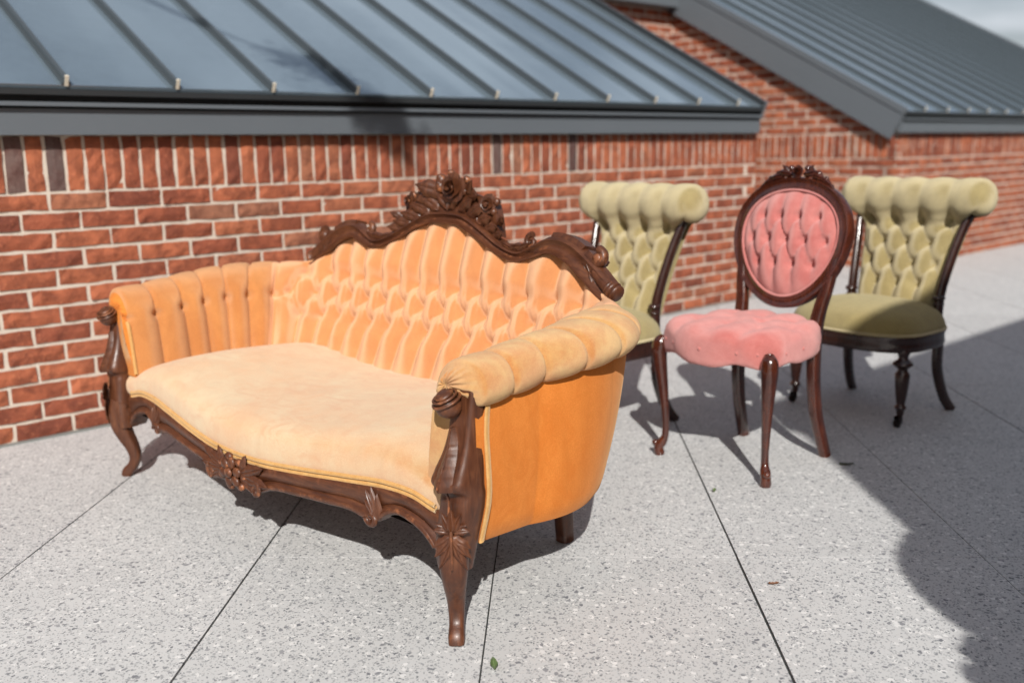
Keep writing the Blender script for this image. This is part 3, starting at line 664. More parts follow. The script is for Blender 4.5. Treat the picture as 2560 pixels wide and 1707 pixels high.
# --- arm posts, carved, in one piece with the legs' knees
def post(sg):
    zs = np.array([.165, .20, .24, .28, .315, .338, .345, .352, .375, .41, .45, .485, .515, .545, .565, .578])
    yfv = np.array([-.040, -.046, -.046, -.042, -.039, -.040, -.052, -.057, -.051, -.035, -.022, -.016, -.012, -.008, .004, .020])
    ybv = np.array([.020, .024, .027, .029, .030, .030, .030, .030, .030, .031, .032, .034, .036, .038, .038, .034])
    xiv = np.array([.748, .748, .752, .756, .758, .757, .752, .751, .755, .765, .772, .775, .778, .782, .788, .798])
    xov = np.array([.812, .820, .828, .838, .845, .847, .847, .847, .846, .843, .840, .840, .842, .844, .842, .834])
    zz = np.linspace(zs[0], zs[-1], 90); yf = csp(zs, yfv)(zz); yb = csp(zs, ybv)(zz); xi = csp(zs, xiv)(zz); xo = csp(zs, xov)(zz)
    sec_ = []
    for a in np.linspace(0, 2 * PI, 28, endpoint=False):
        c, s_ = math.cos(a), math.sin(a); e = .55; sec_.append((math.copysign(abs(c) ** e, c), math.copysign(abs(s_) ** e, s_)))
    sec_ = np.array(sec_); R = []
    for k in range(90):
        X = (xi[k] + xo[k]) / 2 + sec_[:, 0] * (xo[k] - xi[k]) / 2; Y = (yf[k] + yb[k]) / 2 + sec_[:, 1] * (yb[k] - yf[k]) / 2
        # flute down the front face
        fl = .006 * np.exp(-((sec_[:, 0] - .45) / .16) ** 2) * (sec_[:, 1] < -.5) * (.36 < zz[k] < .54)
        R.append(np.stack([sg * X, Y + fl, np.full(28, zz[k])], 1))
    m = MB(); m.grid(np.array(R), cv=True, flip=(sg > 0)); m.poly(R[-1]); 
    o = m.build('arm_post', WOOD, SOFA)
    c = MB()
    # scroll head: a rolled volute across the post, with its lobe on top
    hx = .800
    c.ell((sg * (hx - .004), -.030, .512), (.0275, .0265, .0250), 22, 14)
    ra_ = unit((-.15 * sg, -.45, 1)); rb_ = unit(np.cross(ra_, (1, 0, 0))); rc_ = np.cross(ra_, rb_); hc = np.array([sg * (hx - .004), -.034, .524])
    for rr_, dz_, tk in ((.0285, .000, .0034), (.0245, .009, .0030)):
        c.tube(np.array([hc + ra_ * dz_ + rb_ * rr_ * math.cos(a) + rc_ * rr_ * math.sin(a) for a in np.linspace(0, 2 * PI, 41)]), tk, 8, closed=True)
    c.ell(hc + ra_ * .012, np.array([rb_ * .021, rc_ * .019, ra_ * .008]), 18, 10)
    c.spiral(hc + ra_ * .016, rb_, rc_, .014, .004, 1.4, .0042, .002, 1., start=.4, sgn=1)
    # acanthus with a ridge and cross cuts on the swept front
    fy = csp(zs, yfv); pcx_ = .800
    A = np.linspace(0, 1, 40); B = np.linspace(-1, 1, 13); P = np.zeros((40, 13, 3))
    for i, a in enumerate(A):
        z = .468 - .118 * a; w = .005 + .024 * a ** .8
        for j, b in enumerate(B):
            cut = .0016 * (1 if (a * 6.2) % 1 > .86 else 0) * (1 - abs(b) ** 3) * (a > .25)
            P[i, j] = (sg * pcx_ + w * b, float(fy(z)) - .0085 * (1 - abs(b)) - .003 + cut + .006 * b * b, z - .007 * (1 - abs(b) * .6) * a * a)
    c.grid(P, flip=True); c.grid(P + np.array([0, .007, 0]))
    c.tube(np.array([(sg * pcx_, float(fy(.468 - .118 * a)) - .0115, .468 - .124 * a) for a in A]), .0017, 6)
    # curved stem and tulip at the knee, drooping leaves below
    c.tube(csp([0, .5, 1], np.array([(sg * pcx_, -.047, .345), (sg * (pcx_ + .005), -.044, .318), (sg * (pcx_ + .006), -.047, .292)]))(np.linspace(0, 1, 12)), .0030, 6)
    ed = unit((sg * .62, -.78, 0)); sdv = np.cross(ed, (0, 0, 1.)); kb = np.array([sg * .790, -.016, 0])
    def kn(z, d=.0, t=0.): return kb + ed * (float(np.interp(z, [.15, .20, .25, .29, .33], [.040, .046, .044, .040, .036])) + d) + sdv * t + np.array([0, 0, z])
    # tulip: three cupped petals and two sepals, standing on the stem
    for t, ln, wd in ((0, .046, .026), (-.42, .044, .020), (.42, .044, .020)):
        c.leaf(kn(.262, .002, t * .006), sdv * t + np.array([0, 0, 1.]) + ed * .10, ed, ln, wd, curl=-.10, thick=.42, lobes=1)
    for t in (-1, 1):
        c.leaf(kn(.262, .001), sdv * t + np.array([0, 0, .55]), ed, .036, .016, curl=.10, thick=.35, lobes=1); c.leaf(kn(.264, .001), sdv * t + np.array([0, 0, .05]), ed, .038, .020, curl=.06, thick=.3, lobes=2)
    c.tube(np.array([kn(z, .006) for z in np.linspace(.266, .185, 12)]), np.linspace(.0042, .0022, 12), 6)
    for t, ln, wd in ((-.95, .046, .024), (.95, .046, .024), (-.5, .060, .024), (.5, .060, .024), (-.18, .080, .020), (.18, .080, .020)):
        c.leaf(kn(.254, .0), sdv * t - np.array([0, 0, 1.]) - ed * .04, ed, ln, wd, curl=-.05, thick=.30, lobes=2, side=-.2 * np.sign(t))
    c.build('post_carving', WOOD, o, angle=60)
    # gimp edging between post and upholstery
    t_ = MB(); pth = np.array([(sg * (float(csp(zs, xov)(z)) + .002), float(csp(zs, ybv)(z)) - .004, z) for z in np.linspace(.222, .565, 40)])
    t_.tube(pth, np.tile([.0035, .0085], (40, 1)), 10, up=(sg * 1., .25, 0)); t_.build('arm_gimp', GIMP, SOFA)
    # cabriole leg
    e = np.array([sg * .707, -.707, 0]); b0 = np.array([sg * .780, -.012, 0])
    zt = [.250, .215, .175, .135, .095, .060, .030, .012, 0]; of = [.004, .016, .018, .006, -.012, -.018, -.006, .010, .014]; rr = [.034, .033, .0295, .0250, .0212, .0190, .0183, .0203, .0193]
    zz = np.linspace(0, .25, 46); offs = csp(zt[::-1], of[::-1])(zz); ra = csp(zt[::-1], rr[::-1])(zz) * np.interp(zz, [0, .05, .15], [.86, .90, 1])
    pth = np.array([b0 + e * o_ + np.array([0, 0, z]) for z, o_ in zip(zz, offs)])
    sq = []
    for a in np.linspace(0, 2 * PI, 24, endpoint=False):
        cc, ss = math.cos(a), math.sin(a); sq.append((math.copysign(abs(cc) ** .7, cc), math.copysign(abs(ss) ** .7, ss)))
    lg = MB(); lg.tube(pth, np.stack([ra, ra], 1), sect=sq, up=e); 
    for s2 in (-1, 1):                                                    # raised ridges along the leg's edges
        sdv = np.cross(e, (0, 0, 1)) * s2
        lg.tube(pth[8:44] + (e * .66 + sdv * .62) * ra[8:44, None], .0034, 6)
    lg.build('leg', WOOD, SOFA, angle=60)
    # back leg, plain
    bl = MB(); bl.tube(csp([0, .5, 1], np.array([(sg * .593, .535, 0), (sg * .593, .525, .12), (sg * .590, .505, .24)]))(np.linspace(0, 1, 10)), np.linspace(.021, .026, 10), sect=sq, up=(0, 1, 0)); bl.build('leg', WOOD, SOFA)
for sg in (-1, 1): post(sg)
# --- crest rail
def rail_y(x, z): return .666 + .25 * (z - .72) 
bt_x = np.array([0, .07, .15, .227, .317, .38, .44, .50, .57, .62, .655]); bt_z = np.array([.793, .788, .758, .725, .701, .714, .730, .714, .673, .640, .622])
tp_x = np.array([0, .080, .167, .252, .321, .370, .438, .515, .598, .650, .688]); tp_z = np.array([.826, .819, .784, .744, .729, .748, .776, .766, .721, .685, .655])
par = np.linspace(0, 1, 11); fb = csp(par, np.stack([bt_x, bt_z], 1)); ft = csp(par, np.stack([tp_x, tp_z], 1))
tt = np.linspace(0, 1, 90); HB = fb(tt); HT = ft(tt)
HB = np.concatenate([HB[::-1][:-1] * (-1, 1), HB]); HT = np.concatenate([HT[::-1][:-1] * (-1, 1), HT])
cprof = [(-.04, .010), (-.04, -.020), (.01, -.029), (.13, -.030), (.20, -.021), (.26, -.017), (.42, -.015), (.60, -.019), (.78, -.026), (.90, -.024), (.96, -.012), (.96, .006)]
cm = MB(); R = []
for (xb, zb), (xt, zt) in zip(HB, HT):
    R.append([(xb + (xt - xb) * q, rail_y(xb + (xt - xb) * q, zb + (zt - zb) * q) + d, zb + (zt - zb) * q) for q, d in cprof])
cm.grid(np.array(R), cv=True, flip=True); crest = cm.build('crest_rail', WOODH, SOFA, angle=50)
# carved cresting
ca = MB(); NRc = unit((0, -1, .25)); UPc = unit((0, .25, 1))
def cp(x, z, d=0.):
    z = z - .014 * sstep(.84, .90, z); return np.array([x, rail_y(x, z), z]) + NRc * d
outl = [(-.225, .762), (-.205, .815), (-.185, .855), (-.14, .878), (-.09, .893), (-.04, .905), (0, .91), (.04, .905), (.09, .893), (.14, .878), (.185, .855), (.205, .815), (.225, .762), (.15, .778), (.075, .808), (0, .815), (-.075, .808), (-.15, .778)]
fr_ = np.array([cp(x, z, .006) for x, z in outl]); bk_ = np.array([cp(x, z, -.028) for x, z in outl])
nO = len(outl); ca.grid(np.array([fr_, bk_]), cv=True)
for half in ([0,1,2,17],[2,3,16,17],[3,4,5,16],[5,6,15,16],[6,7,14,15],[7,8,9,14],[9,10,13,14],[10,11,12,13]):
    pass
ca.add(fr_, [(0,1,17),(1,2,17),(2,3,17),(3,16,17),(3,4,16),(4,5,16),(5,15,16),(5,6,15),(6,7,15),(7,14,15),(7,8,14),(8,9,14),(9,13,14),(9,10,13),(10,11,13),(11,12,13)])
ca.add(bk_, [(0,17,1),(1,17,2),(2,17,3),(3,17,16),(3,16,4),(4,16,5),(5,16,15),(5,15,6),(6,15,7),(7,15,14),(7,14,8),(8,14,9),(9,14,13),(9,13,10),(10,13,11),(11,13,12)])
ca.rose(cp(.030, .902, .024), unit((.18, -1, .12)), UPc, .046)
for x, z, r_, d in ((-.045, .925, .019, .012), (-.034, .905, .017, .022), (-.060, .905, .015, .010), (.062, .928, .012, .008), (-.012, .945, .013, .006), (.066, .895, .012, .012)):
    c = cp(x, z, d); ca.ell(c, (r_, r_, r_ * 1.1), 10, 7); ca.ell(c + NRc * r_ * .5 + UPc * r_ * .4, (r_ * .6,) * 3, 8, 6)
for sg in (-1, 1):
    # side blossoms
    bx, bz = sg * .172, .848
    ca.rose(cp(bx, bz, .012), unit((sg * .35, -1, .2)), UPc, .030, layers=((5, 1., .9), (5, .66, .55), (3, .36, .3)))
    for q in range(5):
        a = q * 2 * PI / 5 + .4; ca.ell(cp(bx + .027 * math.cos(a), bz + .027 * math.sin(a), .004), (.013, .012, .013), 9, 6)
    ca.ell(cp(bx + sg * .002, bz - .046, .010), (.012, .011, .014), 8, 6)
    # broad acanthus leaves climbing from the rail and turning out
    for (x0, z0, dx, dz, ln, wd, cu_) in ((.00, .828, .55, 1, .066, .046, .10), (.045, .824, .85, .8, .080, .046, .14), (.085, .811, 1, .75, .088, .046, .12), (.128, .791, 1, .62, .078, .042, .15),
                                          (.165, .776, 1, .45, .070, .038, .22), (.200, .760, 1, .42, .060, .032, .30), (.225, .748, 1, -.10, .065, .026, .12), (.055, .872, 1, .35, .085, .042, .22), (.215, .792, .8, .75, .045, .028, .35)):
        ca.leaf(cp(sg * x0, z0, .004), np.array([sg * dx, .0, dz]), NRc, ln, wd, curl=cu_, thick=.24, lobes=2, side=-.30 * sg)
    ca.spiral(cp(sg * .150, .806, .010), (1, 0, 0), UPc, .018, .005, 1.2, .006, .0035, 1., start=PI * (.5 + .5 * sg), sgn=sg)
ca.leaf(cp(.070, .893, .012), (1, -.2, .60), NRc, .066, .036, curl=.22, thick=.26, lobes=1)
ca.leaf(cp(-.030, .890, .012), (-1, -.2, .22), NRc, .095, .056, curl=.22, thick=.26, lobes=2)
ca.leaf(cp(-.060, .886, .012), (-1, -.2, -.35), NRc, .080, .044, curl=.15, thick=.28, lobes=2)
ca.leaf(cp(.004, .880, .014), (0.02, -.2, -1), NRc, .050, .018, curl=.1, thick=.5, lobes=1)
ca.build('carved_roses', WOOD, crest, angle=60)
for sg in (-1, 1):
    sc_ = MB()
    # leaf run and volute in the valley, ending against the hump
    for (x0, z0, dx, dz, ln, wd) in ((.255, .742, 1, -.30, .065, .024), (.285, .732, 1, .15, .060, .024), (.315, .730, 1, .35, .055, .022), (.30, .722, 1, .10, .075, .016)):
        sc_.leaf(cp(sg * x0, z0, .014), (sg * dx, 0, dz), NRc, ln, wd, curl=.08, thick=.45, lobes=2)
    sc_.spiral(cp(sg * .362, .752, .010), (1, 0, 0), UPc, .021, .005, 1.35, .0095, .004, 1.2, start=PI * .5, sgn=sg, n=44)
    # raised band on the hump, broken by a notch, then the falling scroll end
    for a0, a1, hh in ((.60, .745, .017), (.765, .815, .022)):
        ta = np.linspace(a0, a1, 20); b_ = fb(ta); t_ = ft(ta); R = []
        for (xb, zb), (xt, zt) in zip(b_, t_):
            R.append([cp(sg * (xb + (xt - xb) * q), zb + (zt - zb) * q, d) for q, d in ((.40, .0), (.42, hh - .004), (.62, hh), (.86, hh + .002), (1.10, hh - .004), (1.12, -.03), (.9, -.03))])
        sc_.grid(np.array(R), cv=True, flip=(sg > 0)); sc_.poly(R[0]); sc_.poly(R[-1])
    sc_.spiral(cp(sg * .604, .722, .012), (1, 0, 0), UPc, .025, .006, 1.25, .012, .006, 1.25, start=PI * .5, sgn=-sg, n=44)
    sc_.ell(cp(sg * .606, .722, .010), (.020, .018, .020), 14, 9)
    for (x0, z0, dx, dz, ln, wd, cu_) in ((.572, .722, .55, -1, .085, .030, .05), (.590, .700, .9, -.75, .080, .026, .12), (.585, .690, .7, -1, .090, .026, .02), (.56, .725, .35, -1, .09, .022, .0)):
        sc_.leaf(cp(sg * x0, z0, .014), (sg * dx, 0, dz), NRc, ln, wd, curl=cu_, thick=.45, lobes=1)
    c0 = cp(sg * .664, .648, .006)
    for k, (dx, r_) in enumerate(((-.012, .022), (.0, .026), (.012, .024))):
        dv = unit((sg * .85, .0, -.45)); sc_.ell(c0 + dv * dx, np.array([dv * .011, NRc * r_, np.cross(dv, NRc) * r_]), 16, 9)
    sc_.tube(np.array([cp(sg * x, z, .008) for x, z in ((.60, .690), (.625, .672), (.655, .652))]), [.016, .018, .020], 10)
    sc_.build('scroll_end', WOOD, crest, angle=60)

# ------------------------------------------------------------------ green scroll-back chairs
def polar_seat(bound, prof, ntheta=96, top=None):
    """grid over a seat: prof rows = (plan scale, z); bound(theta)->(x,y) about centre"""
    th = np.linspace(0, 2 * PI, ntheta, endpoint=False); P = np.zeros((len(prof), ntheta, 3))
    for j, t in enumerate(th):
        x, y = bound(t)
        for i, (k, z) in enumerate(prof): P[i, j] = (x * k, y * k, z)
    return P, th
def make_green(label):
    root = thing('slipper_chair', label, 'chair', group='green tufted slipper chairs')
    # seat
    cx, cy = 0, .135
    def bd(t):
        c, s_ = math.cos(t), math.sin(t); e = .62
        x = .275 * math.copysign(abs(c) ** e, c); y = .195 * math.copysign(abs(s_) ** e, s_)
        x *= 1 - .10 * (y + .195) / .39; y -= .022 * (1 - (x / .275) ** 2) * (s_ < 0) * abs(s_)
        return x, y
    pr = [(.001, .434), (.15, .4335), (.3, .432), (.45, .429), (.6, .423), (.72, .415), (.82, .405), (.90, .393), (.96, .377), (1.0, .357), (1.015, .342), (1.0, .333), (.96, .331)]
    P, th = polar_seat(bd, pr); P += np.array([cx, cy, 0]); m = MB(); m.grid(P, cv=True, flip=True)
    seat = m.build('seat', VELGS, root)
    b = np.array([(*bd(t), 0) for t in np.linspace(0, 2 * PI, 97)]) * np.array([1.012, 1.012, 0]) + np.array([cx, cy, .334])
    m = MB(); m.tube(b, .006, 8, closed=True); m.build('seat_welt', VELG, seat)
    R = []
    for k, z in ((.90, .331), (1.0, .331), (1.008, .322), (.995, .312), (1.0, .295), (1.006, .283), (.985, .272), (.90, .272)): R.append(b * np.array([k, 1, 0]) * 0 + np.array([((q[0] - cx) * k + cx, (q[1] - cy) * k + cy, z) for q in b]))
    m = MB(); m.grid(np.array(R), flip=True); m.poly(R[-1][:-1]); m.build('seat_rail', WOODG, root, angle=50)
    # back cushion that curls over into a flared, rolled top
    pts = np.array([(.262, .345), (.268, .42), (.288, .50), (.312, .58), (.334, .65), (.347, .70), (.342, .735), (.322, .768), (.318, .808), (.338, .846), (.378, .866), (.422, .855), (.450, .815), (.446, .768), (.416, .735), (.385, .728)])
    al = np.concatenate([[0], np.cumsum(np.linalg.norm(np.diff(pts, axis=0), axis=1))]); al /= al[-1]; pf = csp(al, pts)
    nv, nu = 140, 4 * 24 + 1; Vv = np.linspace(0, 1, nv); Uu = np.sin(np.linspace(-PI / 2, PI / 2, nu)) * .35 + np.linspace(-1, 1, nu) * .65; PP = pf(Vv)
    vroll = np.interp(.735, pts[:8, 1], al[:8]); ax = np.array([.384, .797])
    hw = csp([0, .15, .30, .42, vroll - .05, vroll - .012, vroll + .03, vroll + .10, 1.], [.166, .174, .187, .202, .213, .236, .292, .306, .308])(Vv)
    G = np.zeros((nu, nv, 3))
    for i, u in enumerate(Uu):
        kk = math.sqrt(max(0, 1 - (max(0, abs(u) - .82) / .1801) ** 2)); wr = sstep(vroll - .03, vroll + .03, Vv)
        Y = PP[:, 0] + .030 * abs(u) ** 5 * (1 - wr); Z = PP[:, 1]
        Y = Y * (1 - wr) + (ax[0] + (PP[:, 0] - ax[0]) * kk) * wr; Z = Z * (1 - wr) + (ax[1] + (PP[:, 1] - ax[1]) * kk) * wr
        G[i] = np.stack([u * hw, Y, Z], 1)
    N = normals(G)
    if N[nu // 2, 20, 1] > 0: N = -N
    # channel coordinate follows real width so that the tufts keep their size on the wider roll
    C = 2 + G[..., 0] / np.interp(PP[:, 1] * 0 + np.minimum(hw, .232), [0, 1], [0, 1]) * 2; T = np.repeat(Vv[None], nu, 0)
    rows = [np.interp(z, pts[:8, 1], al[:8]) for z in (.480, .555, .632, .706)]
    sidef = np.clip((2.02 - np.abs(C - 2)) / .18, 0, 1)
    amp = (.0195 - .0125 * sstep(vroll - .03, vroll + .1, Vv)) * np.minimum(1, (1 - Vv) / .15) * (1 - np.abs(Uu) ** 10)[:, None]
    h_ = tuft(np.clip(C, -.0, 4.0), T, rows); h_ = (np.sqrt(h_ * h_ + .02) - .1414) / .869
    h_ = h_ * (1 - .35 * sstep(-.04, .02, T - rows[0]) * sstep(.04, -.02, T - rows[-1])); h_ = np.where((np.abs(C - 2) > 1.5) & (T > rows[-1]), np.maximum(h_, sstep(1.5, 1.9, np.abs(C - 2)) * .95), h_)
    dm = dimple(C, T, rows, .10, .72, .0165) * (np.abs(C - 2) < 1.75)
    dmw = dimple(C, T, rows, .10, .72, .036) * (np.abs(C - 2) < 1.75); Gd = G + N * (amp * h_ - .021 * dm - .007 * dmw)[..., None]
    m = MB(); m.grid(Gd)
    for sg in (-1, 1):                                                     # gathered round ends of the roll
        m.ell((sg * .268, .385, .797), (.047, .066, .0655), 24, 14)
    back = m.build('tufted_back', VELG, root)
    bm_ = btn.mesh('button', VELG); ph = 0.
    for r_ in rows:
        for k in range(0, 5):
            c = k + ph
            if not .3 < c < 3.7: continue
            j = int(round(r_ * (nv - 1))); i = int(np.argmin(np.abs(C[:, j] - c))); inst('button', bm_, back, tuple(Gd[i, j] - N[i, j] * .002), tuple(Vector(N[i, j]).to_track_quat('Z', 'Y').to_euler()), (.7, .7, .7))
        ph = (ph + .5) % 1
    m = MB(); zz = np.linspace(.33, .76, 12); m.grid(np.array([[(u * float(np.interp(z, [.33, .55, .7, .78], [.165, .185, .21, .25])), .300 + .30 * (z - .33) + .01, z) for z in zz] for u in np.linspace(-1, 1, 9)]), flip=True); m.build('outside_back', VELGS, root)
    for sg in (-1, 1):
        m = MB(); pth = csp([0, .25, .6, 1], np.array([(sg * .190, .285, .285), (sg * .188, .285, .42), (sg * .205, .330, .60), (sg * .236, .392, .775)]))(np.linspace(0, 1, 30))
        m.tube(pth, np.stack([np.linspace(.017, .014, 30), np.linspace(.022, .017, 30)], 1), 12, up=(1, 0, 0)); m.ell((sg * .188, .281, .435), (.023, .027, .013), 14, 8); m.ell((sg * .188, .283, .412), (.020, .024, .008), 14, 8)
        m.build('back_stile', WOODG, root)
        # turned front leg and caster
        m = MB(); prof = [(.020, .285), (.024, .272), (.018, .262), (.016, .252), (.022, .244), (.034, .236), (.036, .229), (.026, .220), (.017, .213), (.018, .205), (.024, .198), (.0265, .190), (.025, .165), (.021, .125), (.0165, .092), (.014, .082), (.019, .077), (.022, .071), (.017, .064), (.013, .058), (.014, .048), (.009, .040), (.008, .030)]
        m.lathe(prof, 16, (sg * .232, .010, 0)); leg = m.build('front_leg', WOODG, root, angle=60)
        m = MB(); m.tube(np.array([(sg * .232 - .007, -.004, .016), (sg * .232 + .007, -.004, .016)]), .016, 14); m.box((sg * .232 - .010, -.010, .014), (sg * .232 - .008, .012, .040)); m.box((sg * .232 + .008, -.010, .014), (sg * .232 + .010, .012, .040)); m.build('caster', BRASS, leg, angle=40)
        m = MB(); pth = csp([0, .4, .75, 1], np.array([(sg * .192, .290, .285), (sg * .196, .292, .16), (sg * .208, .330, .05), (sg * .218, .366, 0)]))(np.linspace(0, 1, 24))
        m.tube(pth, np.stack([np.linspace(.016, .014, 24), np.linspace(.022, .017, 24)], 1), sect=[(1, .6), (.6, 1), (-.6, 1), (-1, .6), (-1, -.6), (-.6, -1), (.6, -1), (1, -.6)], up=(1, 0, 0)); m.build('rear_leg', WOODG, root)
    return root
G2 = make_green('moss green tufted slipper chair partly in shade at the right end, with turned front leg')
G1 = copy_tree(G2); G1['label'] = 'moss green tufted slipper chair standing in sun between the orange sofa and the pink chair'
def place(o, pos, X):
    o.location = (*pos, 0); o.rotation_euler = (0, 0, math.atan2(X[1], X[0]))
place(G2, (1.103, 3.5825), (.608, -.794)); place(G1, (.042, 3.452), (.623, -.782))

# ------------------------------------------------------------------ pink balloon-back chair
PK = thing('balloon_back_chair', 'pink tufted chair with oval carved mahogany back and cabriole legs', 'chair')
def by(z): return .335 + .19 * (z - .45)
OC, OA, OB = .698, .200, .190
def opt(a, ka, kb, d=0.):
    z = OC + kb * math.sin(a) + .010 * math.cos(2 * a); return np.array([ka * math.cos(a) * (1 - .06 * math.sin(a) * -1 * 0 + .05 * math.sin(a)), by(z) + d, z])
A_ = np.linspace(0, 2 * PI, 121); secp = [(1.0, .6), (.72, 1.), (.35, .78), (0, .62), (-.35, .78), (-.72, .95), (-1, .4), (-.9, -.8), (0, -1), (.9, -.8)]
m = MB(); R = []
for a in A_[:-1]:
    c = opt(a, OA, OB); o_ = unit(opt(a, OA + .01, OB + .01) - c); R.append([c + o_ * q * .0205 + np.array([0, -1, .19]) * d * .018 for q, d in secp])
m.grid(np.array(R), cu=True, cv=True, flip=False); frame = m.build('oval_frame', WOODP, PK, angle=60)
nr, na = 34, 120; G = np.zeros((nr, na, 3)); rr = np.linspace(.001, 1, nr); aa = np.linspace(0, 2 * PI, na, endpoint=False)
for i, r_ in enumerate(rr):
    for j, a in enumerate(aa):
        q = opt(a, OA - .014, OB - .014); c = np.array([0, by(OC), OC]); pnt = c + (q - c) * r_; x_, z_ = pnt[0], pnt[2]
        c_ = x_ / .068 + 10.; t_ = (z_ - OC) / .074
        rows = [-1.0, 0., 1.0]
        hh = float(tuft(np.array([c_]), np.array([t_]), rows, .5)[0]); dd = float(dimple(np.array([c_]), np.array([t_]), rows, .068, .074, .013, .5)[0])
        dome = .026 * (1 - r_ ** 3); G[i, j] = pnt + np.array([0, -1, .19]) * (dome + .016 * (hh ** .8) * (1 - r_ ** 5) - .020 * dd * ((x_ / .165) ** 2 + ((z_ - OC) / .16) ** 2 < .92))
m = MB(); m.grid(G, cv=True, flip=False); pad = m.build('back_pad', VELP2, PK)
m = MB(); G2b = G.copy()
for i, r_ in enumerate(rr): G2b[i, :, 1] = [by(z) + .012 * (1 - r_ ** 3) + .004 for z in G2b[i, :, 2]]
m.grid(G2b, cv=True, flip=True); m.build('back_panel', VELP2, PK)
bm_ = btn.mesh('button', VELP2)
for k in range(-2, 3):
    for row in (-1, 0, 1):
        x_ = (k + (.5 if row else 0)) * .068; z_ = OC + row * .074
        if (x_ / .165) ** 2 + ((z_ - OC) / .16) ** 2 > .92: continue
        q = np.unravel_index(np.argmin((G[..., 0] - x_) ** 2 + (G[..., 2] - z_) ** 2), (nr, na)); inst('button', bm_, pad, tuple(G[q] + np.array([0, .001, 0])), (PI / 2, 0, 0), (.75, .75, .75))
pip = MB(); pip.tube(np.array([opt(a, OA - .020, OB - .020, -.012) for a in A_]), .0045, 8, closed=True); pip.build('piping', VELP2, PK)
# carved crest
m = MB(); NP = unit((0, -1, .19)); UPp = unit((0, .19, 1))
def oc(x, z, d=.0): return np.array([x, by(z), z]) + NP * d
m.rose(oc(.0, .913, .012), NP, UPp, .022)
for sg in (-1, 1):
    for x0, z0, dx, dz, ln, wd in ((.020, .905, 1, .15, .06, .026), (.05, .903, 1, -.22, .06, .024), (.085, .893, 1, -.45, .05, .020), (.03, .912, .8, .6, .038, .018), (.11, .880, .9, -.6, .04, .016)):
        m.leaf(oc(sg * x0, z0, .008), (sg * dx, 0, dz), NP, ln, wd, curl=.12, thick=.5, lobes=2)
    for x0, z0, r_ in ((.045, .917, .013), (.075, .907, .011), (.030, .925, .010), (.105, .892, .009)): m.ell(oc(sg * x0, z0, .006), (r_, r_, r_), 10, 7)
m.build('carved_crest', WOODP, PK, angle=60)
# seat
pcx, pcy = 0, .165
def pbd(t):
    c, s_ = math.cos(t), math.sin(t); e = .58; x = .246 * math.copysign(abs(c) ** e, c); y = .212 * math.copysign(abs(s_) ** e, s_)
    x *= 1 - .24 * (y + .20) / .40; y -= .018 * math.cos(x / .246 * PI) * (s_ < 0) * abs(s_)
    return x, y
prf = [(.001, .462), (.12, .462), (.24, .462), (.36, .4615), (.48, .461), (.58, .460), (.67, .459), (.75, .4575), (.82, .455), (.88, .451), (.93, .4445), (.965, .435), (.99, .420), (1.0, .404), (1.0, .388), (.994, .378), (.988, .369), (.96, .367)]
P, th = polar_seat(pbd, prf, 144); P += np.array([pcx, pcy, 0])
N = normals(np.concatenate([P, P[:, :1]], 1))[:, :-1]
if N[2, 10, 2] < 0: N = -N
x_, y_ = P[..., 0], P[..., 1] - pcy; topw = np.array([1 - sstep(.90, 1.0, k) for k, z in prf])[:, None]
cq, tq = x_ / .115, y_ / .085 + 10; rws = [9., 10., 11.]
hh = tuft(cq + .5, tq, rws, .5); dd = dimple(cq + .5, tq, rws, .115, .085, .018, .5)
disp = (.017 * hh ** .8 - .014 * dd) * topw - .006
for i, (k, z) in enumerate(prf):
    if k > .94:
        low = i >= 14; t = th
        # buttons round the side, and a scalloped lower edge that drops over the knees
        disp[i] += -.004 * np.exp(-((z - .398) / .012) ** 2) * np.maximum(0, np.cos(t * 20)) ** 6 + .004 * np.sin(t * 10) * np.exp(-((z - .40) / .02) ** 2) + .006
        sc_ = -.026 * np.exp(-(((np.abs(x_[i]) - .225) ** 2 + (y_[i] + .185) ** 2) / .0026)) - .020 * np.exp(-((x_[i] - .0) / .085) ** 2) * (y_[i] < -.1) - .008 * np.exp(-((y_[i] - .02) / .08) ** 2) * (np.abs(x_[i]) > .15)
        P[i, :, 2] += sc_ * sstep(.41, .375, z)
P = P + N * disp[..., None]
m = MB(); m.grid(P, cv=True, flip=True); pseat = m.build('seat', VELP2, PK)
for t in np.arange(20) * 2 * PI / 20:
    x1, y1 = pbd(t)
    if y1 > .12: continue
    d = unit((x1, y1, 0)); inst('button', bm_, pseat, (x1 * .988 + pcx, y1 * .988 + pcy, .398), tuple(Vector(d).to_track_quat('Z', 'Y').to_euler()), (.8, .8, .8))
b = np.array([(*pbd(t), 0) for t in np.linspace(0, 2 * PI, 73)]); R = [np.array([(q[0] * k + pcx, q[1] * k + pcy, z) for q in b]) for k, z in ((.85, .40), (.955, .40), (.955, .376), (.85, .376))]
m = MB(); m.grid(np.array(R), flip=True); m.poly(R[-1][:-1]); m.build('seat_rail', WOODP, PK, angle=40)
sq8 = [(math.copysign(abs(math.cos(a)) ** .6, math.cos(a)), math.copysign(abs(math.sin(a)) ** .6, math.sin(a))) for a in np.linspace(0, 2 * PI, 20, endpoint=False)]
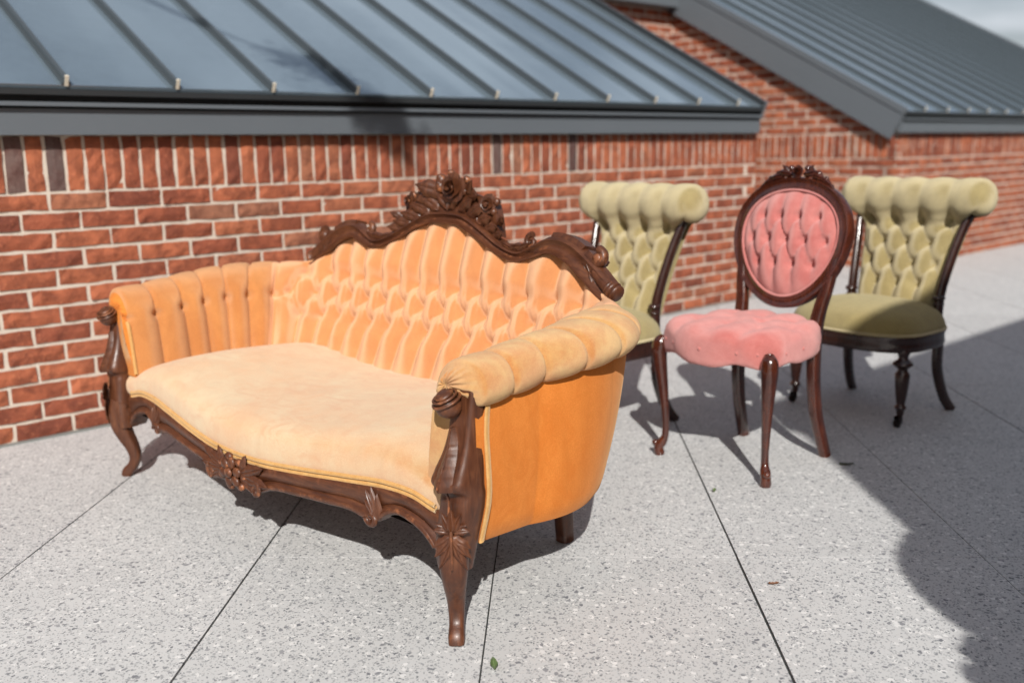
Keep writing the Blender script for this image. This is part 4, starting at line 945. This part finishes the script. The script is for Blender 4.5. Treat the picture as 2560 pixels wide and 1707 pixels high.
for sg in (-1, 1):
    e = unit((sg * .75, -.66, 0)); b0 = np.array([sg * .200, .012, 0])
    zt = [0, .012, .026, .040, .058, .08, .13, .20, .27, .32, .36, .385, .400]; of = [.014, .018, .019, .010, .0, -.003, -.002, .004, .012, .018, .020, .014, .006]; ra = [.0165, .0175, .0150, .0165, .0125, .0115, .0125, .0155, .0195, .0230, .0255, .0235, .014]
    zz = np.linspace(0, .40, 70); pth = np.array([b0 + e * float(o_) + np.array([0, 0, z]) for z, o_ in zip(zz, csp(zt, of)(zz))]); r_ = csp(zt, ra)(zz)
    m = MB(); m.tube(pth, np.stack([r_, r_], 1), 18, up=e); m.ell(b0 + e * .030 + np.array([0, 0, .040]), (.0115, .0115, .0115), 12, 8); m.build('front_leg', WOODP, PK)
    m = MB(); pth = csp([0, .14, .3, .42, .52, .75, 1], np.array([(sg * .178, by(.66), .66), (sg * .166, by(.56), .57), (sg * .150, by(.48) - .002, .485), (sg * .146, .326, .42), (sg * .147, .322, .34), (sg * .152, .335, .17), (sg * .164, .386, 0)]))(np.linspace(0, 1, 60))
    m.tube(pth, np.stack([np.interp(np.linspace(0, 1, 60), [0, .2, .4, 1], [.014, .019, .021, .016]), np.interp(np.linspace(0, 1, 60), [0, .3, .5, 1], [.014, .018, .021, .019])], 1), sect=sq8, up=(1, 0, 0)); m.build('rear_leg', WOODP, PK)
place(PK, (.497, 2.937), (.66, -.751))

# ------------------------------------------------------------------ fallen leaves
def fallen(label, pos, rz, L_, W_, mat, curl, name='fallen_leaf'):
    m = MB(); A = np.linspace(0, 1, 10); B = np.linspace(-1, 1, 7); P = np.zeros((10, 7, 3))
    for i, a in enumerate(A):
        w = W_ / 2 * math.sin(PI * a ** .85) ** .9 + .0004
        for j, b_ in enumerate(B): P[i, j] = (L_ * (a - .5), w * b_, .0025 + curl * W_ * abs(b_) ** 1.5 + curl * L_ * .8 * (a - .45) ** 2 + .0008 * math.sin(i * 2 + j))
    m.grid(P); m.grid(P - np.array([0, 0, .0006]), flip=True); m.tube(np.array([(L_ * .48, 0, .003 + curl * L_ * .2), (L_ * .62, .002, .003)]), .0007, 5)
    o = m.build(name, mat); o['label'] = label; o['category'] = 'leaf'; o.location = (*pos, .0); o.rotation_euler = (0, 0, rz); return o
fallen('curled green leaf lying on paving in front of the sofa', (-.118, 1.742), 1.75, .036, .015, LEAFG, .55)
fallen('small dry brown leaf on sunlit paving near the lower right shade', (.512, 2.112), .05, .024, .007, LEAFB, .5)
fallen('dark olive leaf on paving beside the rear leg of the pink chair', (.935, 2.972), -.1, .045, .012, LEAFD, .3)
fallen('tiny green leaf by the paving joint in front of the pink chair', (.479, 2.735), 1.2, .022, .010, LEAFG, .5)

# ------------------------------------------------------------------ unseen planting, added to throw the nearer shade and the branch shadow
def leaf_cloud(mb, pts, size, r):
    n = len(pts); a = r.normal(size=(n, 3)); a /= np.linalg.norm(a, axis=1)[:, None]; b_ = np.cross(a, r.normal(size=(n, 3))); b_ /= np.linalg.norm(b_, axis=1)[:, None]
    s_ = size * r.uniform(.7, 1.3, (n, 1)); v = np.stack([pts - a * s_, pts + b_ * s_ * .45, pts + a * s_, pts - b_ * s_ * .45], 1).reshape(-1, 3)
    mb.add(v, [(4*i, 4*i+1, 4*i+2, 4*i+3) for i in range(n)])
def ball(c, R, n, r):
    d = r.normal(size=(n, 3)); d /= np.linalg.norm(d, axis=1)[:, None]; return np.array(c) + d * (R * r.uniform(.72, 1.0, (n, 1)))
TP = thing('shade_topiary', 'tall unseen boxwood in a pot behind the viewer, added to shade the paving', 'plant', (1.197, -.14, 0)); r_ = np.random.default_rng(5)  # unseen, added and shaped for the rounded shadow on the paving
m = MB(); leaf_cloud(m, np.concatenate([ball((0, 0, 1.648), .235, 5500, r_), ball((-.02, -.02, 1.248), .30, 6000, r_)]), .022, r_); m.ell((0, 0, 1.648), (.215,) * 3, 24, 14); m.ell((-.02, -.02, 1.248), (.28,) * 3, 24, 14); fo = m.build('foliage', FOL, TP, False, kind='stuff')
m = MB(); m.tube(np.array([(0, 0, .1), (.01, 0, .9), (0, 0, 1.7)]), .022, 8); m.build('stem', BARK, TP)
m = MB(); m.lathe([(.15, 0), (.18, .02), (.22, .30), (.24, .31), (.24, .34), (.20, .34), (.19, .28)], 24); m.build('pot', CONC, TP)
TREE = thing('tree', 'tall unseen tree behind the viewer, added to cast a branch shadow on the roof', 'tree', (-6.4, -2.2, 0)); to = np.array([-6.4, -2.2, 0])
m = MB(); m.tube(np.array([(0, 0, -.05), (.05, .05, 2), (.0, .1, 4), (.1, .15, 6), (.05, .2, 8.2)]), [.20, .16, .13, .09, .03], 12)
for a, z, l in ((.3, 3.2, 1.6), (1.8, 3.6, 1.5), (2.9, 4.1, 1.7), (4.2, 4.4, 1.5), (5.3, 4.9, 1.4), (.9, 5.5, 1.2), (3.6, 5.9, 1.1)):
    m.tube(np.array([(.03, .12, z), (math.cos(a) * l * .5, math.sin(a) * l * .5, z + .5), (math.cos(a) * l, math.sin(a) * l, z + .75)]), [.06, .04, .015], 7)
m.build('trunk', BARK, TREE)
m = MB(); cl = [ball((math.cos(a) * 1.1, math.sin(a) * 1.1, z), .95, 1100, r_) for a, z in ((.3, 4.1), (1.8, 4.4), (2.9, 4.9), (4.2, 5.2), (5.3, 5.7), (.9, 6.2), (3.6, 6.6), (0, 7.3), (2.2, 7.7))]
leaf_cloud(m, np.concatenate(cl), .06, r_); m.build('crown', FOL, TREE, False, kind='stuff')
br = np.array([(-6.35, -2.0, 6.4), (-4.6, -1.0, 6.55), (-3.0, -.2, 5.95), (-1.693, .06, 5.036), (-1.243, -.032, 4.829), (-.956, -.044, 4.715), (-.727, -.057, 4.623), (-.504, -.149, 4.503), (-.40, -.03, 4.38)]) - to  # added branch, laid back along the sun so its shadow crosses the roof
bp = csp(np.linspace(0, 1, 9), br)(np.linspace(0, 1, 50)); m = MB(); m.tube(bp, np.interp(np.linspace(0, 1, 50), [0, .3, .6, .8, 1], [.05, .025, .010, .020, .012]), 7)
bran = m.build('branch', BARK, TREE)
m = MB(); q = []
for t, n, sp in ((.985, 60, .055), (.95, 80, .05), (.90, 90, .05), (.85, 70, .045), (.80, 60, .045), (.755, 70, .055), (.71, 80, .06), (.67, 46, .06), (.63, 16, .06)):
    c = csp(np.linspace(0, 1, 9), br)(np.array([t]))[0]; q.append(c + r_.normal(size=(n, 3)) * sp * np.array([1.0, 1., .55]))
leaf_cloud(m, np.concatenate(q), .034, r_); m.build('branch_leaves', FOL, bran, False, kind='stuff')
